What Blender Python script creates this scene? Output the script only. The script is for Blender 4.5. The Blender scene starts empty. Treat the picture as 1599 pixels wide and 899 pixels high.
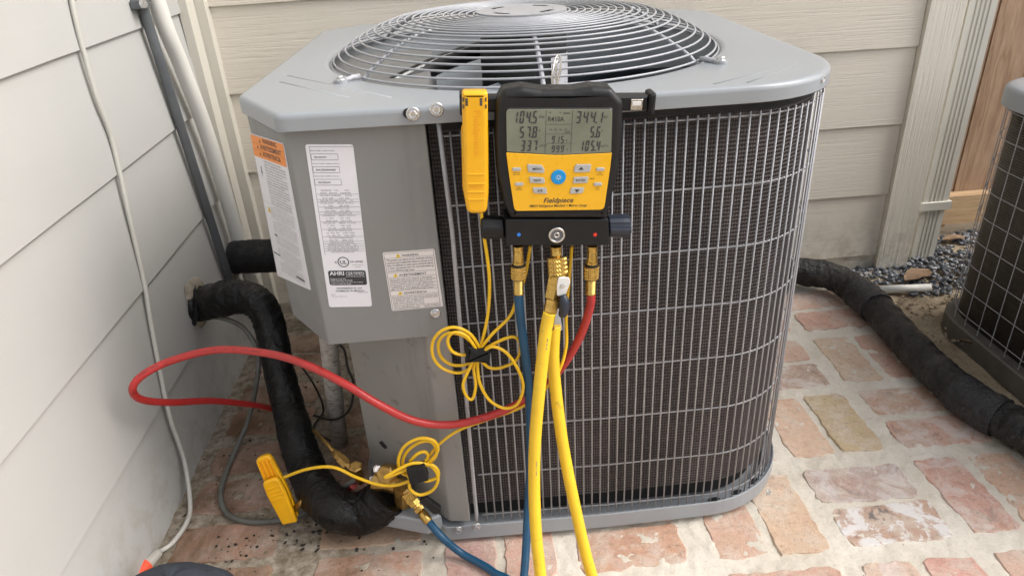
import bpy, bmesh, math, random
from mathutils import Vector, Matrix, noise
R = math.radians
rnd = random.Random(7)
scene = bpy.context.scene
COL = scene.collection

# ------------------------------------------------------------------ camera
cam = bpy.data.cameras.new('camera'); cam.lens = 24.905; cam.sensor_width = 36; cam.clip_start = .02; cam.clip_end = 200
camo = bpy.data.objects.new('camera', cam); COL.objects.link(camo)
right = Vector((0.995949, -0.071864, -0.054043)); fwd = Vector((0.03809, 0.88163, -0.470401)); up = Vector((0.081451, 0.466437, 0.880796))
camo.matrix_world = Matrix(((right.x, up.x, -fwd.x, 0), (right.y, up.y, -fwd.y, 0), (right.z, up.z, -fwd.z, 1.1), (0, 0, 0, 1)))
scene.camera = camo

# ------------------------------------------------------------------ sky, sun, exposure
SUN_EL, SUN_AZ = 46, 100            # azimuth measured clockwise from +Y
w = bpy.data.worlds.new('World'); scene.world = w; w.use_nodes = True
nt = w.node_tree; bg = nt.nodes['Background']
sky = nt.nodes.new('ShaderNodeTexSky'); sky.sky_type = 'NISHITA'; sky.sun_disc = False
sky.sun_elevation = R(SUN_EL); sky.sun_rotation = R(SUN_AZ); sky.dust_density = 5; sky.air_density = 1.0; sky.ozone_density = 1.5
hs = nt.nodes.new('ShaderNodeHueSaturation'); hs.inputs['Saturation'].default_value = .42
nt.links.new(sky.outputs[0], hs.inputs['Color']); nt.links.new(hs.outputs[0], bg.inputs[0]); bg.inputs[1].default_value = .15
sl = bpy.data.lights.new('sun', 'SUN'); sl.energy = .8; sl.angle = R(32); sl.color = (1, .98, .95)
so = bpy.data.objects.new('sun', sl); COL.objects.link(so)
sd = Vector((math.sin(R(SUN_AZ)) * math.cos(R(SUN_EL)), math.cos(R(SUN_AZ)) * math.cos(R(SUN_EL)), math.sin(R(SUN_EL))))
so.rotation_euler = sd.to_track_quat('Z', 'Y').to_euler()
vs = scene.view_settings; vs.view_transform = 'Standard'; vs.look = 'None'; vs.exposure = 0.76; vs.gamma = 1

# ------------------------------------------------------------------ materials
def nodes(name):
    m = bpy.data.materials.new(name); m.use_nodes = True
    t = m.node_tree; return m, t, t.nodes['Principled BSDF']
def nd(t, k, **kw):
    n = t.nodes.new(k)
    for a, b in kw.items():
        if a in n.inputs: n.inputs[a].default_value = b
        else: setattr(n, a, b)
    return n
def ramp(t, src, stops, interp='LINEAR'):
    r = t.nodes.new('ShaderNodeValToRGB'); r.color_ramp.interpolation = interp
    e = r.color_ramp.elements
    while len(e) < len(stops): e.new(.5)
    for i, (p, c) in enumerate(stops):
        e[i].position = p; e[i].color = (*c, 1) if not isinstance(c, (int, float)) else (c, c, c, 1)
    t.links.new(src, r.inputs[0]); return r
def coords(t, kind='Object', scale=(1, 1, 1), rot=(0, 0, 0)):
    mp = nd(t, 'ShaderNodeMapping'); mp.inputs['Scale'].default_value = scale; mp.inputs['Rotation'].default_value = rot
    if kind == 'World':
        g = t.nodes.new('ShaderNodeNewGeometry'); t.links.new(g.outputs['Position'], mp.inputs[0])
    else:
        c = t.nodes.new('ShaderNodeTexCoord'); t.links.new(c.outputs[kind], mp.inputs[0])
    return mp.outputs[0]
def noise_n(t, vec, scale, detail=4, rough=.55, dist=0):
    n = nd(t, 'ShaderNodeTexNoise', Scale=scale, Detail=detail, Roughness=rough, Distortion=dist)
    t.links.new(vec, n.inputs['Vector']); return n.outputs['Fac']
def mixc(t, fac, a, b, blend='MIX'):
    m = t.nodes.new('ShaderNodeMix'); m.data_type = 'RGBA'; m.blend_type = blend
    for s, v in ((m.inputs[0], fac), (m.inputs[6], a), (m.inputs[7], b)):
        if isinstance(v, (int, float)): s.default_value = v
        elif isinstance(v, tuple): s.default_value = (*v, 1)
        else: t.links.new(v, s)
    return m.outputs[2]
def bump(t, bs, h, strength=.3, dist=.002, prev=None):
    b = nd(t, 'ShaderNodeBump', Strength=strength, Distance=dist)
    t.links.new(h, b.inputs['Height'])
    if prev is not None: t.links.new(prev, b.inputs['Normal'])
    t.links.new(b.outputs[0], bs.inputs['Normal']); return b.outputs[0]
def paint(name, c, rough=.4, metal=0, var=.08, vs_=6, bs_=.15, bscale=250, bdist=.0006, dust=None, spec=None, coat=0, streak=None, scuff=None, flatrough=False):
    m, t, b = nodes(name)
    v = coords(t, 'World')
    n = noise_n(t, v, vs_, 5, .6)
    r = ramp(t, n, [(.3, tuple(x * (1 - var) for x in c)), (.7, tuple(min(1, x * (1 + var)) for x in c))])
    colr = r.outputs[0]
    if dust:
        n2 = noise_n(t, v, 3.1, 7, .7); f = ramp(t, n2, [(.45, 0.), (.75, dust[1])])
        colr = mixc(t, f.outputs[0], colr, dust[0])
    if streak:
        n3 = noise_n(t, coords(t, 'World', (26, 26, 2.2)), 1, 6, .65); f = ramp(t, n3, [(.52, 0.), (.74, streak[1])])
        colr = mixc(t, f.outputs[0], colr, streak[0])
    if scuff:
        n4 = noise_n(t, v, scuff[1], 5, .65, .5); f = ramp(t, n4, [(.60, 0.), (.68, scuff[2])])
        colr = mixc(t, f.outputs[0], colr, scuff[0])
    t.links.new(colr, b.inputs['Base Color'])
    b.inputs['Roughness'].default_value = rough
    if not flatrough:
        rr = ramp(t, noise_n(t, v, vs_ * 3, 4), [(.3, max(0, rough - .08)), (.7, min(1, rough + .1))]); t.links.new(rr.outputs[0], b.inputs['Roughness'])
    b.inputs['Metallic'].default_value = metal
    if spec is not None: b.inputs['Specular IOR Level'].default_value = spec
    if coat: b.inputs['Coat Weight'].default_value = coat
    if bs_: bump(t, b, noise_n(t, v, bscale, 3), bs_, bdist)
    return m
M = {}
M['lid'] = paint('lid_paint', (.285, .305, .325), .30, 0, .03, 3, 0, flatrough=True)  # cabinet paint, with the lighter tone of the sky-lit top mixed in
M['panel'] = paint('panel_paint_shaded', (.205, .207, .207), .42, 0, .05, 3, .1, 300, .0004, dust=((.25, .235, .21), .3), streak=((.12, .12, .118), .3), scuff=((.27, .26, .245), 19, .3))  # same paint as the lid; darker tone paints in the front's shade
M['dusty_panel'] = paint('dusty_panel_paint', (.26, .256, .247), .55, 0, .08, 5, .1, 300, .0004, dust=((.30, .26, .21), .6), streak=((.12, .11, .10), .5), scuff=((.10, .09, .08), 23, .5))
M['wire'] = paint('wire_coating', (.34, .34, .355), .42, .15, .1, 30, 0)
M['guard'] = paint('guard_coating', (.36, .37, .39), .4, .1, .08, 20, 0)
M['screw'] = paint('screw_zinc', (.62, .62, .62), .28, .9, .15, 200, .1, 900)
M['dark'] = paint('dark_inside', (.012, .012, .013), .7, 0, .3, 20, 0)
M['blade'] = paint('fan_blade', (.27, .30, .33), .45, 0, .1, 8, 0)
M['black_plastic'] = paint('black_plastic', (.008, .008, .009), .45, 0, .15, 60, .2, 700, .0004, spec=.35)
M['rubber'] = paint('black_rubber', (.009, .009, .010), .48, 0, .2, 40, .3, 500, .0005, spec=.38)
M['bluegrey_plastic'] = paint('bluegrey_plastic', (.018, .024, .038), .4, 0, .1, 40, .1, 600)
M['yellow'] = paint('yellow_plastic', (.83, .42, .008), .36, 0, .05, 40, .12, 500, .0003)
M['face'] = paint('yellow_face', (.83, .44, .012), .3, 0, .02, 20, 0)
M['orange'] = paint('orange_plastic', (.82, .34, .008), .4, 0, .05, 40, 0)
M['ycable'] = paint('yellow_cable', (.78, .47, .012), .38, 0, .08, 30, .1, 400, .0004)
M['yhose'] = paint('yellow_hose', (.78, .50, .025), .36, 0, .06, 25, .15, 300, .0005, scuff=((.30, .2, .03), 55, .45))
M['rhose'] = paint('red_hose', (.40, .028, .026), .36, 0, .12, 25, .15, 300, .0005, scuff=((.12, .01, .01), 55, .45))
M['bhose'] = paint('blue_hose', (.006, .065, .14), .36, 0, .12, 25, .15, 300, .0005, scuff=((.004, .02, .04), 55, .45))
M['brass'] = paint('brass', (.55, .36, .10), .3, .95, .18, 120, .15, 600, .0004)
M['old_brass'] = paint('tarnished_brass', (.40, .25, .08), .36, .9, .35, 60, .3, 300, .0006)
M['steel'] = paint('steel', (.6, .58, .55), .22, 1, .1, 100, 0)
M['white'] = paint('white_plastic', (.72, .72, .70), .4, 0, .04, 30, 0)
M['paper'] = paint('sticker_paper', (.70, .70, .74), .38, 0, .02, 30, 0)
M['paper_pink'] = paint('sticker_paper_pinkish', (.70, .66, .65), .4, 0, .02, 30, 0)
M['ink'] = paint('ink', (.035, .035, .04), .5, 0, 0, 30, 0)
M['grey_ink'] = paint('grey_ink', (.16, .16, .17), .5, 0, 0, 30, 0)
M['orange_ink'] = paint('orange_ink', (.80, .27, .05), .45, 0, .03, 40, 0)
M['yellow_ink'] = paint('yellow_ink', (.8, .55, .02), .45, 0, .03, 40, 0)
M['button'] = paint('button_grey', (.42, .42, .41), .45, 0, .03, 60, 0)
M['blue'] = paint('blue_button', (.0, .26, .62), .35, 0, .03, 60, 0)
M['blue_dot'] = paint('blue_dot', (.02, .2, .7), .35, 0, 0, 60, 0)
M['red_dot'] = paint('red_dot', (.7, .03, .01), .35, 0, 0, 60, 0)
M['velcro'] = paint('black_velcro', (.008, .008, .009), .9, 0, .2, 300, .8, 1200, .001)
M['pvc'] = paint('cream_pvc', (.70, .69, .64), .38, 0, .05, 5, .05)
M['conduit'] = paint('grey_conduit', (.13, .14, .15), .42, .4, .15, 12, .1)
M['white_cable'] = paint('white_cable', (.47, .46, .42), .5, 0, .08, 12, .1)
M['grey_cable'] = paint('grey_line', (.13, .13, .115), .6, 0, .3, 22, .3, 200)
M['black_wire'] = paint('black_wire', (.01, .01, .01), .5, 0, .1, 12, 0)
M['dirty_pan'] = paint('dirty_pan', (.10, .095, .085), .7, 0, .2, 8, .3, 200, .001, dust=((.22, .18, .13), .6))
M['spout'] = paint('downspout_paint', (.60, .585, .52), .4, 0, .05, 5, .06)
M['plug'] = paint('translucent_plug', (.40, .38, .34), .35, 0, .08, 40, 0)
M['red_orange'] = paint('red_orange_plastic', (.75, .09, .04), .45, 0, .1, 40, 0)
M['bag'] = paint('bag_fabric', (.028, .034, .045), .75, 0, .3, 30, .6, 600, .0015)
M['bag_dark'] = paint('dark_debris', (.02, .017, .014), .9, 0, .3, 40, 0)
M['putty'] = paint('dried_mud', (.10, .078, .055), .9, 0, .3, 40, .8, 120, .004)
M['leaf'] = paint('dead_leaf', (.20, .125, .07), .7, 0, .35, 60, .3, 300)

def wood_grain_paint(name, c, axis, strength, dist, var=.04, shade=.82, cross=34):
    """painted fibre cement embossed with long wavy grain along one axis"""
    m, t, b = nodes(name)
    s = [cross] * 3; s[axis] = 1.8
    v = coords(t, 'World', tuple(s))
    oi = t.nodes.new('ShaderNodeObjectInfo')
    add = nd(t, 'ShaderNodeVectorMath'); add.operation = 'ADD'
    mul = nd(t, 'ShaderNodeVectorMath'); mul.operation = 'SCALE'; mul.inputs['Scale'].default_value = 40
    comb = t.nodes.new('ShaderNodeCombineXYZ')
    for i in range(3): t.links.new(oi.outputs['Random'], comb.inputs[i])
    t.links.new(comb.outputs[0], mul.inputs[0]); t.links.new(v, add.inputs[0]); t.links.new(mul.outputs[0], add.inputs[1])
    v2 = add.outputs[0]
    g = noise_n(t, v2, 2.6, 5, .6, .7)
    rr = ramp(t, g, [(.36, 0.), (.46, .75), (.62, 1.), ])
    vw = coords(t, 'World')
    big = noise_n(t, vw, 2.2, 5, .6)
    base = ramp(t, big, [(.3, tuple(x * (1 - var) for x in c)), (.7, tuple(x * (1 + var) for x in c))])
    dirt = ramp(t, g, [(.30, shade), (.42, 1.)])  # shade of the embossed grooves, painted into the colour
    col = mixc(t, 1.0, base.outputs[0], dirt.outputs[0], 'MULTIPLY')
    sz = t.nodes.new('ShaderNodeSeparateXYZ'); t.links.new(vw, sz.inputs[0])
    low = nd(t, 'ShaderNodeMapRange'); low.inputs['From Min'].default_value = .22; low.inputs['From Max'].default_value = .0; t.links.new(sz.outputs[2], low.inputs['Value'])
    sp2 = ramp(t, noise_n(t, vw, 17, 8, .72), [(.46, 0.), (.60, .55)]); ml = nd(t, 'ShaderNodeMath'); ml.operation = 'MULTIPLY'; t.links.new(low.outputs[0], ml.inputs[0]); t.links.new(sp2.outputs[0], ml.inputs[1])
    col = mixc(t, ml.outputs[0], col, (.30, .26, .20))  # dirt splash near the ground, its darkness doubling as painted corner shade
    smu = ramp(t, noise_n(t, vw, 5.5, 7, .7, .6), [(.60, 0.), (.74, .3)]); col = mixc(t, smu.outputs[0], col, (.47, .45, .40))
    t.links.new(col, b.inputs['Base Color']); b.inputs['Roughness'].default_value = .55
    bump(t, b, rr.outputs[0], strength, dist)
    return m
M['siding_x'] = wood_grain_paint('siding_paint_back', (.69, .64, .545), 0, .32, .0020, shade=.95, cross=80)
M['siding_y'] = wood_grain_paint('siding_paint_side_dimmed', (.45, .447, .43), 1, .12, .0008, shade=1., cross=60)  # same paint as the back wall, colour dimmed to offset stronger light
M['trim'] = wood_grain_paint('trim_paint', (.70, .66, .57), 2, .5, .0025, shade=.92, cross=60)
M['corner'] = wood_grain_paint('corner_trim_paint', (.60, .57, .50), 2, .12, .001, shade=1., cross=60)

def cedar(name, axis, c1, c2, c3):
    m, t, b = nodes(name)
    s = [9, 9, 9]; s[axis] = .9
    oi = t.nodes.new('ShaderNodeObjectInfo')
    v = coords(t, 'World', tuple(s))
    add = nd(t, 'ShaderNodeVectorMath'); add.operation = 'ADD'
    comb = t.nodes.new('ShaderNodeCombineXYZ')
    mt = nd(t, 'ShaderNodeMath'); mt.operation = 'MULTIPLY'; mt.inputs[1].default_value = 30
    t.links.new(oi.outputs['Random'], mt.inputs[0])
    for i in range(3): t.links.new(mt.outputs[0], comb.inputs[i])
    t.links.new(v, add.inputs[0]); t.links.new(comb.outputs[0], add.inputs[1])
    n = noise_n(t, add.outputs[0], 1.3, 3, .5, .6)
    wv = nd(t, 'ShaderNodeMath'); wv.operation = 'MULTIPLY'; wv.inputs[1].default_value = 16
    t.links.new(n, wv.inputs[0]); fr = nd(t, 'ShaderNodeMath'); fr.operation = 'PINGPONG'; fr.inputs[1].default_value = 1
    t.links.new(wv.outputs[0], fr.inputs[0])
    fine = noise_n(t, add.outputs[0], 14, 5, .7)
    r = ramp(t, fr.outputs[0], [(0, c1), (.6, c2), (1, c3)])
    r2 = ramp(t, fine, [(.3, .75), (.7, 1.1)])
    t.links.new(mixc(t, 1., r.outputs[0], r2.outputs[0], 'MULTIPLY'), b.inputs['Base Color']); b.inputs['Roughness'].default_value = .7
    bump(t, b, fine, .4, .002)
    return m
M['cedar'] = cedar('cedar', 2, (.46, .31, .205), (.42, .275, .175), (.33, .205, .125))
M['rail'] = cedar('rail_wood', 0, (.58, .41, .24), (.55, .37, .21), (.46, .29, .15))

def brick_mat():
    m, t, b = nodes('old_brick')
    oi = t.nodes.new('ShaderNodeObjectInfo')
    v = coords(t, 'World')
    n1 = noise_n(t, v, 22, 8, .72, .4); n2 = noise_n(t, v, 9, 8, .70, .6); n3 = noise_n(t, v, 90, 6, .8); n4 = noise_n(t, v, 12, 9, .74, .5)
    base = oi.outputs['Color']
    a = mixc(t, ramp(t, n1, [(.35, 0.), (.7, .55)]).outputs[0], base, (.52, .37, .27))       # buff patches
    a = mixc(t, ramp(t, n2, [(.50, 0.), (.72, .6)]).outputs[0], a, (.40, .21, .15))          # darker red
    a = mixc(t, ramp(t, n4, [(.46, 0.), (.66, .8)]).outputs[0], a, (.60, .53, .45))         # mortar smear
    spk = ramp(t, n3, [(.30, .55), (.44, 1.), (.62, 1.08)])
    a = mixc(t, 1., a, spk.outputs[0], 'MULTIPLY')
    n6 = noise_n(t, v, 380, 4, .7); a = mixc(t, 1., a, ramp(t, n6, [(.3, .80), (.5, 1.), (.7, 1.12)]).outputs[0], 'MULTIPLY')
    # white lime and soot, as much as the brick's own alpha asks for
    al = nd(t, 'ShaderNodeMath'); al.operation = 'SUBTRACT'; al.inputs[0].default_value = 1.0
    t.links.new(oi.outputs['Alpha'], al.inputs[1])
    n5 = noise_n(t, v, 14, 7, .7, .8)
    wm = nd(t, 'ShaderNodeMath'); wm.operation = 'MULTIPLY'; t.links.new(al.outputs[0], wm.inputs[0])
    t.links.new(ramp(t, n5, [(.50, 0.), (.56, 1.)]).outputs[0], wm.inputs[1])
    a = mixc(t, wm.outputs[0], a, (.74, .73, .72))
    sm = nd(t, 'ShaderNodeMath'); sm.operation = 'MULTIPLY'; t.links.new(al.outputs[0], sm.inputs[0])
    t.links.new(ramp(t, n5, [(.36, 1.), (.42, 0.)]).outputs[0], sm.inputs[1])
    a = mixc(t, sm.outputs[0], a, (.11, .105, .105))
    # dirt between the unit and the left wall, deepened with painted shade
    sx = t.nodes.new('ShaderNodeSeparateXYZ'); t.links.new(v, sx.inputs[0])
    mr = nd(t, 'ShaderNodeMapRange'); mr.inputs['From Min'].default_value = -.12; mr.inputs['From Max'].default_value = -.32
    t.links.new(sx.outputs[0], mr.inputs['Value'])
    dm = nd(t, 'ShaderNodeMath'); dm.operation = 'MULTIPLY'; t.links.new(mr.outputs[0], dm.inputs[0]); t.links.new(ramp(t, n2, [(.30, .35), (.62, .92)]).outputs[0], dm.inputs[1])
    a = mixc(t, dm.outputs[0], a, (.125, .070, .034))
    t.links.new(a, b.inputs['Base Color']); b.inputs['Roughness'].default_value = .8
    p = bump(t, b, n3, .7, .003); bump(t, b, n4, .8, .006, p)
    return m
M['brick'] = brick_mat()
def mortar_mat():
    m, t, b = nodes('mortar')
    v = coords(t, 'World')
    n1 = noise_n(t, v, 6, 6, .65); n2 = noise_n(t, v, 160, 4, .7); n3 = noise_n(t, v, 45, 6, .7)
    r = ramp(t, n1, [(.32, (.53, .475, .39)), (.5, (.61, .56, .475)), (.7, (.68, .635, .56))])
    a = mixc(t, 1., r.outputs[0], ramp(t, n2, [(.3, .86), (.5, 1.), (.7, 1.04)]).outputs[0], 'MULTIPLY')
    a = mixc(t, ramp(t, n3, [(.60, 0.), (.72, .35)]).outputs[0], a, (.42, .28, .2))
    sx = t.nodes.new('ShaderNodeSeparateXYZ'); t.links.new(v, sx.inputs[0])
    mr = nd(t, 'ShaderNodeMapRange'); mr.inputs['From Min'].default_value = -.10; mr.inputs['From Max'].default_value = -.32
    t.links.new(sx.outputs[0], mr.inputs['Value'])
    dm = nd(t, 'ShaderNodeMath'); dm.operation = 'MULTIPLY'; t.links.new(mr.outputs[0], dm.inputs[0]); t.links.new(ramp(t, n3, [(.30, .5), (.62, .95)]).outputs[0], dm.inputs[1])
    a = mixc(t, dm.outputs[0], a, (.125, .092, .055))  # ground dirt on the mortar, with the gap's shade painted in
    t.links.new(a, b.inputs['Base Color']); b.inputs['Roughness'].default_value = .9
    p = bump(t, b, n2, .6, .0015); bump(t, b, n3, .5, .003, p)
    return m
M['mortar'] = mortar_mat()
def dirt_mat():
    m, t, b = nodes('sandy_dirt')
    v = coords(t, 'World')
    n1 = noise_n(t, v, 7, 7, .7); n2 = noise_n(t, v, 180, 4, .7); n3 = noise_n(t, v, 40, 6, .7)
    r = ramp(t, n1, [(.32, (.20, .15, .10)), (.5, (.34, .27, .18)), (.7, (.42, .35, .25))])
    a = mixc(t, 1., r.outputs[0], ramp(t, n2, [(.3, .55), (.5, 1.), (.7, 1.15)]).outputs[0], 'MULTIPLY')
    t.links.new(a, b.inputs['Base Color']); b.inputs['Roughness'].default_value = .95
    p = bump(t, b, n2, .8, .002); bump(t, b, n3, .8, .008, p)
    return m
M['dirt'] = dirt_mat()
def pebble_mat():
    m, t, b = nodes('dark_pebbles')
    v = coords(t, 'World')
    n1 = noise_n(t, v, 75, 2, .5); n2 = noise_n(t, v, 300, 4, .7)
    r = ramp(t, n1, [(.30, (.03, .033, .04)), (.48, (.08, .09, .105)), (.60, (.20, .21, .23)), (.70, (.50, .48, .45))])
    a = mixc(t, 1., r.outputs[0], ramp(t, n2, [(.3, .7), (.7, 1.2)]).outputs[0], 'MULTIPLY')
    t.links.new(a, b.inputs['Base Color']); b.inputs['Roughness'].default_value = .5
    return m
M['pebble'] = pebble_mat()
def foam_mat(name, c, dusty, rough):
    m, t, b = nodes(name)
    v = coords(t, 'World')
    n1 = noise_n(t, v, 9, 6, .65); n2 = noise_n(t, v, 120, 5, .7); n3 = noise_n(t, v, 35, 5, .65)
    a = mixc(t, ramp(t, n1, [(.50, 0.), (.75, dusty)]).outputs[0], c, (.17, .155, .135))
    t.links.new(a, b.inputs['Base Color'])
    t.links.new(ramp(t, n3, [(.35, rough - .12), (.65, rough + .15)]).outputs[0], b.inputs['Roughness'])
    p = bump(t, b, n2, .9, .004); bump(t, b, n3, 1., .012, p)
    return m
M['foam'] = foam_mat('black_foam', (.0045, .0045, .005), .35, .38)
M['foam_dark'] = foam_mat('black_foam_clean', (.010, .010, .011), .12, .8)
M['tape'] = foam_mat('black_tape', (.016, .017, .02), .2, .32)
def shiny_wrap():
    m, t, b = nodes('black_tape_wrap')
    v = coords(t, 'World')
    n1 = noise_n(t, v, 30, 4, .6, 1.2); n2 = noise_n(t, v, 11, 3, .5)
    b.inputs['Base Color'].default_value = (.003, .003, .0034, 1); b.inputs['Specular IOR Level'].default_value = .36
    t.links.new(ramp(t, n2, [(.45, .5), (.60, .15)]).outputs[0], b.inputs['Roughness'])
    bump(t, b, n1, .75, .011)
    return m
M['wrap'] = shiny_wrap()
def stained_conduit():
    m, t, b = nodes('stained_white_conduit')
    v = coords(t, 'World', (1, 1, 1.6))
    n = noise_n(t, v, 60, 7, .7, .5); n2 = noise_n(t, coords(t, 'World', (1, 1, 9)), 40, 4, .6)
    a = ramp(t, n, [(.32, (.16, .14, .12)), (.48, (.40, .375, .34)), (.7, (.52, .50, .46))])
    a2 = mixc(t, ramp(t, n2, [(.60, 0.), (.66, .7)]).outputs[0], a.outputs[0], (.05, .045, .04))
    t.links.new(a2, b.inputs['Base Color']); b.inputs['Roughness'].default_value = .6
    return m
M['stained'] = stained_conduit()
def coil_mat():
    m, t, b = nodes('coil_fins')
    uv = t.nodes.new('ShaderNodeUVMap'); uv.uv_map = 'UVMap'
    sx = t.nodes.new('ShaderNodeSeparateXYZ'); t.links.new(uv.outputs[0], sx.inputs[0])
    def wave(sock, freq):
        a = nd(t, 'ShaderNodeMath'); a.operation = 'MULTIPLY'; a.inputs[1].default_value = freq * 2 * math.pi; t.links.new(sock, a.inputs[0])
        s = nd(t, 'ShaderNodeMath'); s.operation = 'SINE'; t.links.new(a.outputs[0], s.inputs[0]); return s.outputs[0]
    # every other row of fins sits half a pitch to the side
    row = wave(sx.outputs[1], 1 / .0066); colw = wave(sx.outputs[0], 1 / .0045)
    mu = nd(t, 'ShaderNodeMath'); mu.operation = 'MULTIPLY'; mu.inputs[1].default_value = .55; t.links.new(colw, mu.inputs[0])
    ad = nd(t, 'ShaderNodeMath'); ad.operation = 'ADD'; t.links.new(row, ad.inputs[0]); t.links.new(mu.outputs[0], ad.inputs[1])
    mr = nd(t, 'ShaderNodeMapRange'); mr.inputs['From Min'].default_value = -1.5; mr.inputs['From Max'].default_value = 1.5
    t.links.new(ad.outputs[0], mr.inputs['Value'])
    v = coords(t, 'World', (1, 1, .25)); n = noise_n(t, v, 7, 5, .6); n2 = noise_n(t, coords(t, 'World'), 70, 4, .7)
    base = ramp(t, n, [(.35, (.038, .031, .030)), (.65, (.095, .080, .078))])
    c = mixc(t, 1., base.outputs[0], ramp(t, mr.outputs[0], [(.25, .35), (.6, 1.), (.9, 1.35)]).outputs[0], 'MULTIPLY')
    c = mixc(t, 1., c, ramp(t, n2, [(.3, .7), (.7, 1.25)]).outputs[0], 'MULTIPLY')
    t.links.new(c, b.inputs['Base Color']); b.inputs['Roughness'].default_value = .5; b.inputs['Metallic'].default_value = .2
    bump(t, b, mr.outputs[0], .8, .003)
    return m
M['coil'] = coil_mat()
def lcd_mat():
    m, t, b = nodes('lcd_glass')
    v = coords(t, 'World'); n = noise_n(t, v, 18, 3, .5)
    t.links.new(ramp(t, n, [(.35, (.16, .172, .13)), (.65, (.21, .222, .17))]).outputs[0], b.inputs['Base Color'])
    b.inputs['Roughness'].default_value = .12
    return m
M['lcd'] = lcd_mat()

# ------------------------------------------------------------------ mesh builder
ROOT = {}
def wloc(o):
    v = Vector((0, 0, 0))
    while o is not None: v += o.location; o = o.parent
    return v
class Fr:
    """a local frame: origin, two in-plane axes and the outward normal"""
    def __init__(s, o, u, w_, n=None):
        s.o = Vector(o); s.u = Vector(u).normalized(); s.w = Vector(w_).normalized(); s.n = Vector(n).normalized() if n else s.u.cross(s.w).normalized()
    def __call__(s, a, b, c=0): return s.o + s.u * a + s.w * b + s.n * c
class MB:
    def __init__(s): s.v = []; s.f = []; s.sm = []; s.mi = []; s.cur = 0
    def add(s, vs_, fs, smooth=True):
        k = len(s.v); s.v += [Vector(p) for p in vs_]
        for f in fs: s.f.append([k + i for i in f]); s.sm.append(smooth); s.mi.append(s.cur)
        return s
    def prism(s, fr, poly, d0, d1, bev=0, smooth=False, bevseg=1, back=True):
        area = sum(poly[i][0] * poly[(i + 1) % len(poly)][1] - poly[(i + 1) % len(poly)][0] * poly[i][1] for i in range(len(poly)))
        if area < 0: poly = poly[::-1]
        n = len(poly); loops = [[fr(a, b, d0) for a, b in poly]]
        if bev:
            for k in range(bevseg + 1):
                th = k / bevseg * math.pi / 2
                q = inset(poly, bev * (1 - math.cos(th))); loops.append([fr(a, b, d1 - bev + bev * math.sin(th)) for a, b in q])
        else: loops.append([fr(a, b, d1) for a, b in poly])
        k0 = len(s.v); 
        for L in loops: s.v += L
        for j in range(len(loops) - 1):
            for i in range(n):
                a = k0 + j * n + i; b_ = k0 + j * n + (i + 1) % n
                s.f.append([a, b_, b_ + n, a + n]); s.sm.append(smooth); s.mi.append(s.cur)
        s.f.append([k0 + (len(loops) - 1) * n + i for i in range(n)]); s.sm.append(False); s.mi.append(s.cur)
        if back: s.f.append([k0 + i for i in range(n)][::-1]); s.sm.append(False); s.mi.append(s.cur)
        return s
    def box(s, x0, x1, y0, y1, z0, z1, bev=0):
        return s.prism(Fr((0, 0, 0), (1, 0, 0), (0, 1, 0)), [(x0, y0), (x1, y0), (x1, y1), (x0, y1)], z0, z1, bev)
    def tube(s, pts, r, n=10, cap=True, smooth=True):
        pts = [Vector(p) for p in pts]; m = len(pts)
        rr = r if callable(r) else (lambda t, a: r)
        tan = [(pts[min(i + 1, m - 1)] - pts[max(i - 1, 0)]).normalized() for i in range(m)]
        ref = Vector((0, 0, 1)) if abs(tan[0].z) < .9 else Vector((1, 0, 0))
        a = tan[0].cross(ref).normalized(); k0 = len(s.v)
        for i in range(m):
            a = (a - tan[i] * a.dot(tan[i])).normalized(); b = tan[i].cross(a)
            for j in range(n):
                th = 2 * math.pi * j / n
                s.v.append(pts[i] + (a * math.cos(th) + b * math.sin(th)) * rr(i / (m - 1), th))
        for i in range(m - 1):
            for j in range(n):
                p = k0 + i * n + j; q = k0 + i * n + (j + 1) % n
                s.f.append([p, q, q + n, p + n]); s.sm.append(smooth); s.mi.append(s.cur)
        if cap:
            s.f.append([k0 + j for j in range(n)][::-1]); s.f.append([k0 + (m - 1) * n + j for j in range(n)]); s.sm += [False, False]; s.mi += [s.cur] * 2
        return s
    def lathe(s, p, axis, prof, n=20, smooth=False, cap=True):
        """prof: (distance along axis, radius)"""
        ax = Vector(axis).normalized(); ref = Vector((0, 0, 1)) if abs(ax.z) < .9 else Vector((1, 0, 0))
        a = ax.cross(ref).normalized(); b = ax.cross(a); p = Vector(p); k0 = len(s.v)
        for d, r in prof:
            for j in range(n):
                th = 2 * math.pi * j / n; s.v.append(p + ax * d + (a * math.cos(th) + b * math.sin(th)) * r)
        for i in range(len(prof) - 1):
            for j in range(n):
                q = k0 + i * n + j; q2 = k0 + i * n + (j + 1) % n
                s.f.append([q, q2, q2 + n, q + n]); s.sm.append(smooth or n > 14); s.mi.append(s.cur)
        if cap:
            s.f.append([k0 + j for j in range(n)][::-1]); s.f.append([k0 + (len(prof) - 1) * n + j for j in range(n)]); s.sm += [False, False]; s.mi += [s.cur] * 2
        return s
    def text(s, fr, txt, a, b, width=None, size=.01, d=.0006, hs=1., bold=0, shear=0, align='L', em=None):
        V, F = glyphs(txt, bold, shear)
        if not V: return s
        x0 = min(v[0] for v in V); x1 = max(v[0] for v in V)
        k = width / (x1 - x0) if width else size
        kx = k; ky = k * hs if em is None else em
        off = a - x0 * kx if align == 'L' else a - (x0 + x1) / 2 * kx
        k0 = len(s.v); s.v += [fr(off + v[0] * kx, b + v[1] * ky, d) for v in V]
        for f in F: s.f.append([k0 + i for i in f]); s.sm.append(False); s.mi.append(s.cur)
        return s
    def rect(s, fr, a0, b0, a1, b1, d=.0006):
        return s.add([fr(a0, b0, d), fr(a1, b0, d), fr(a1, b1, d), fr(a0, b1, d)], [[0, 1, 2, 3]], False)
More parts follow.
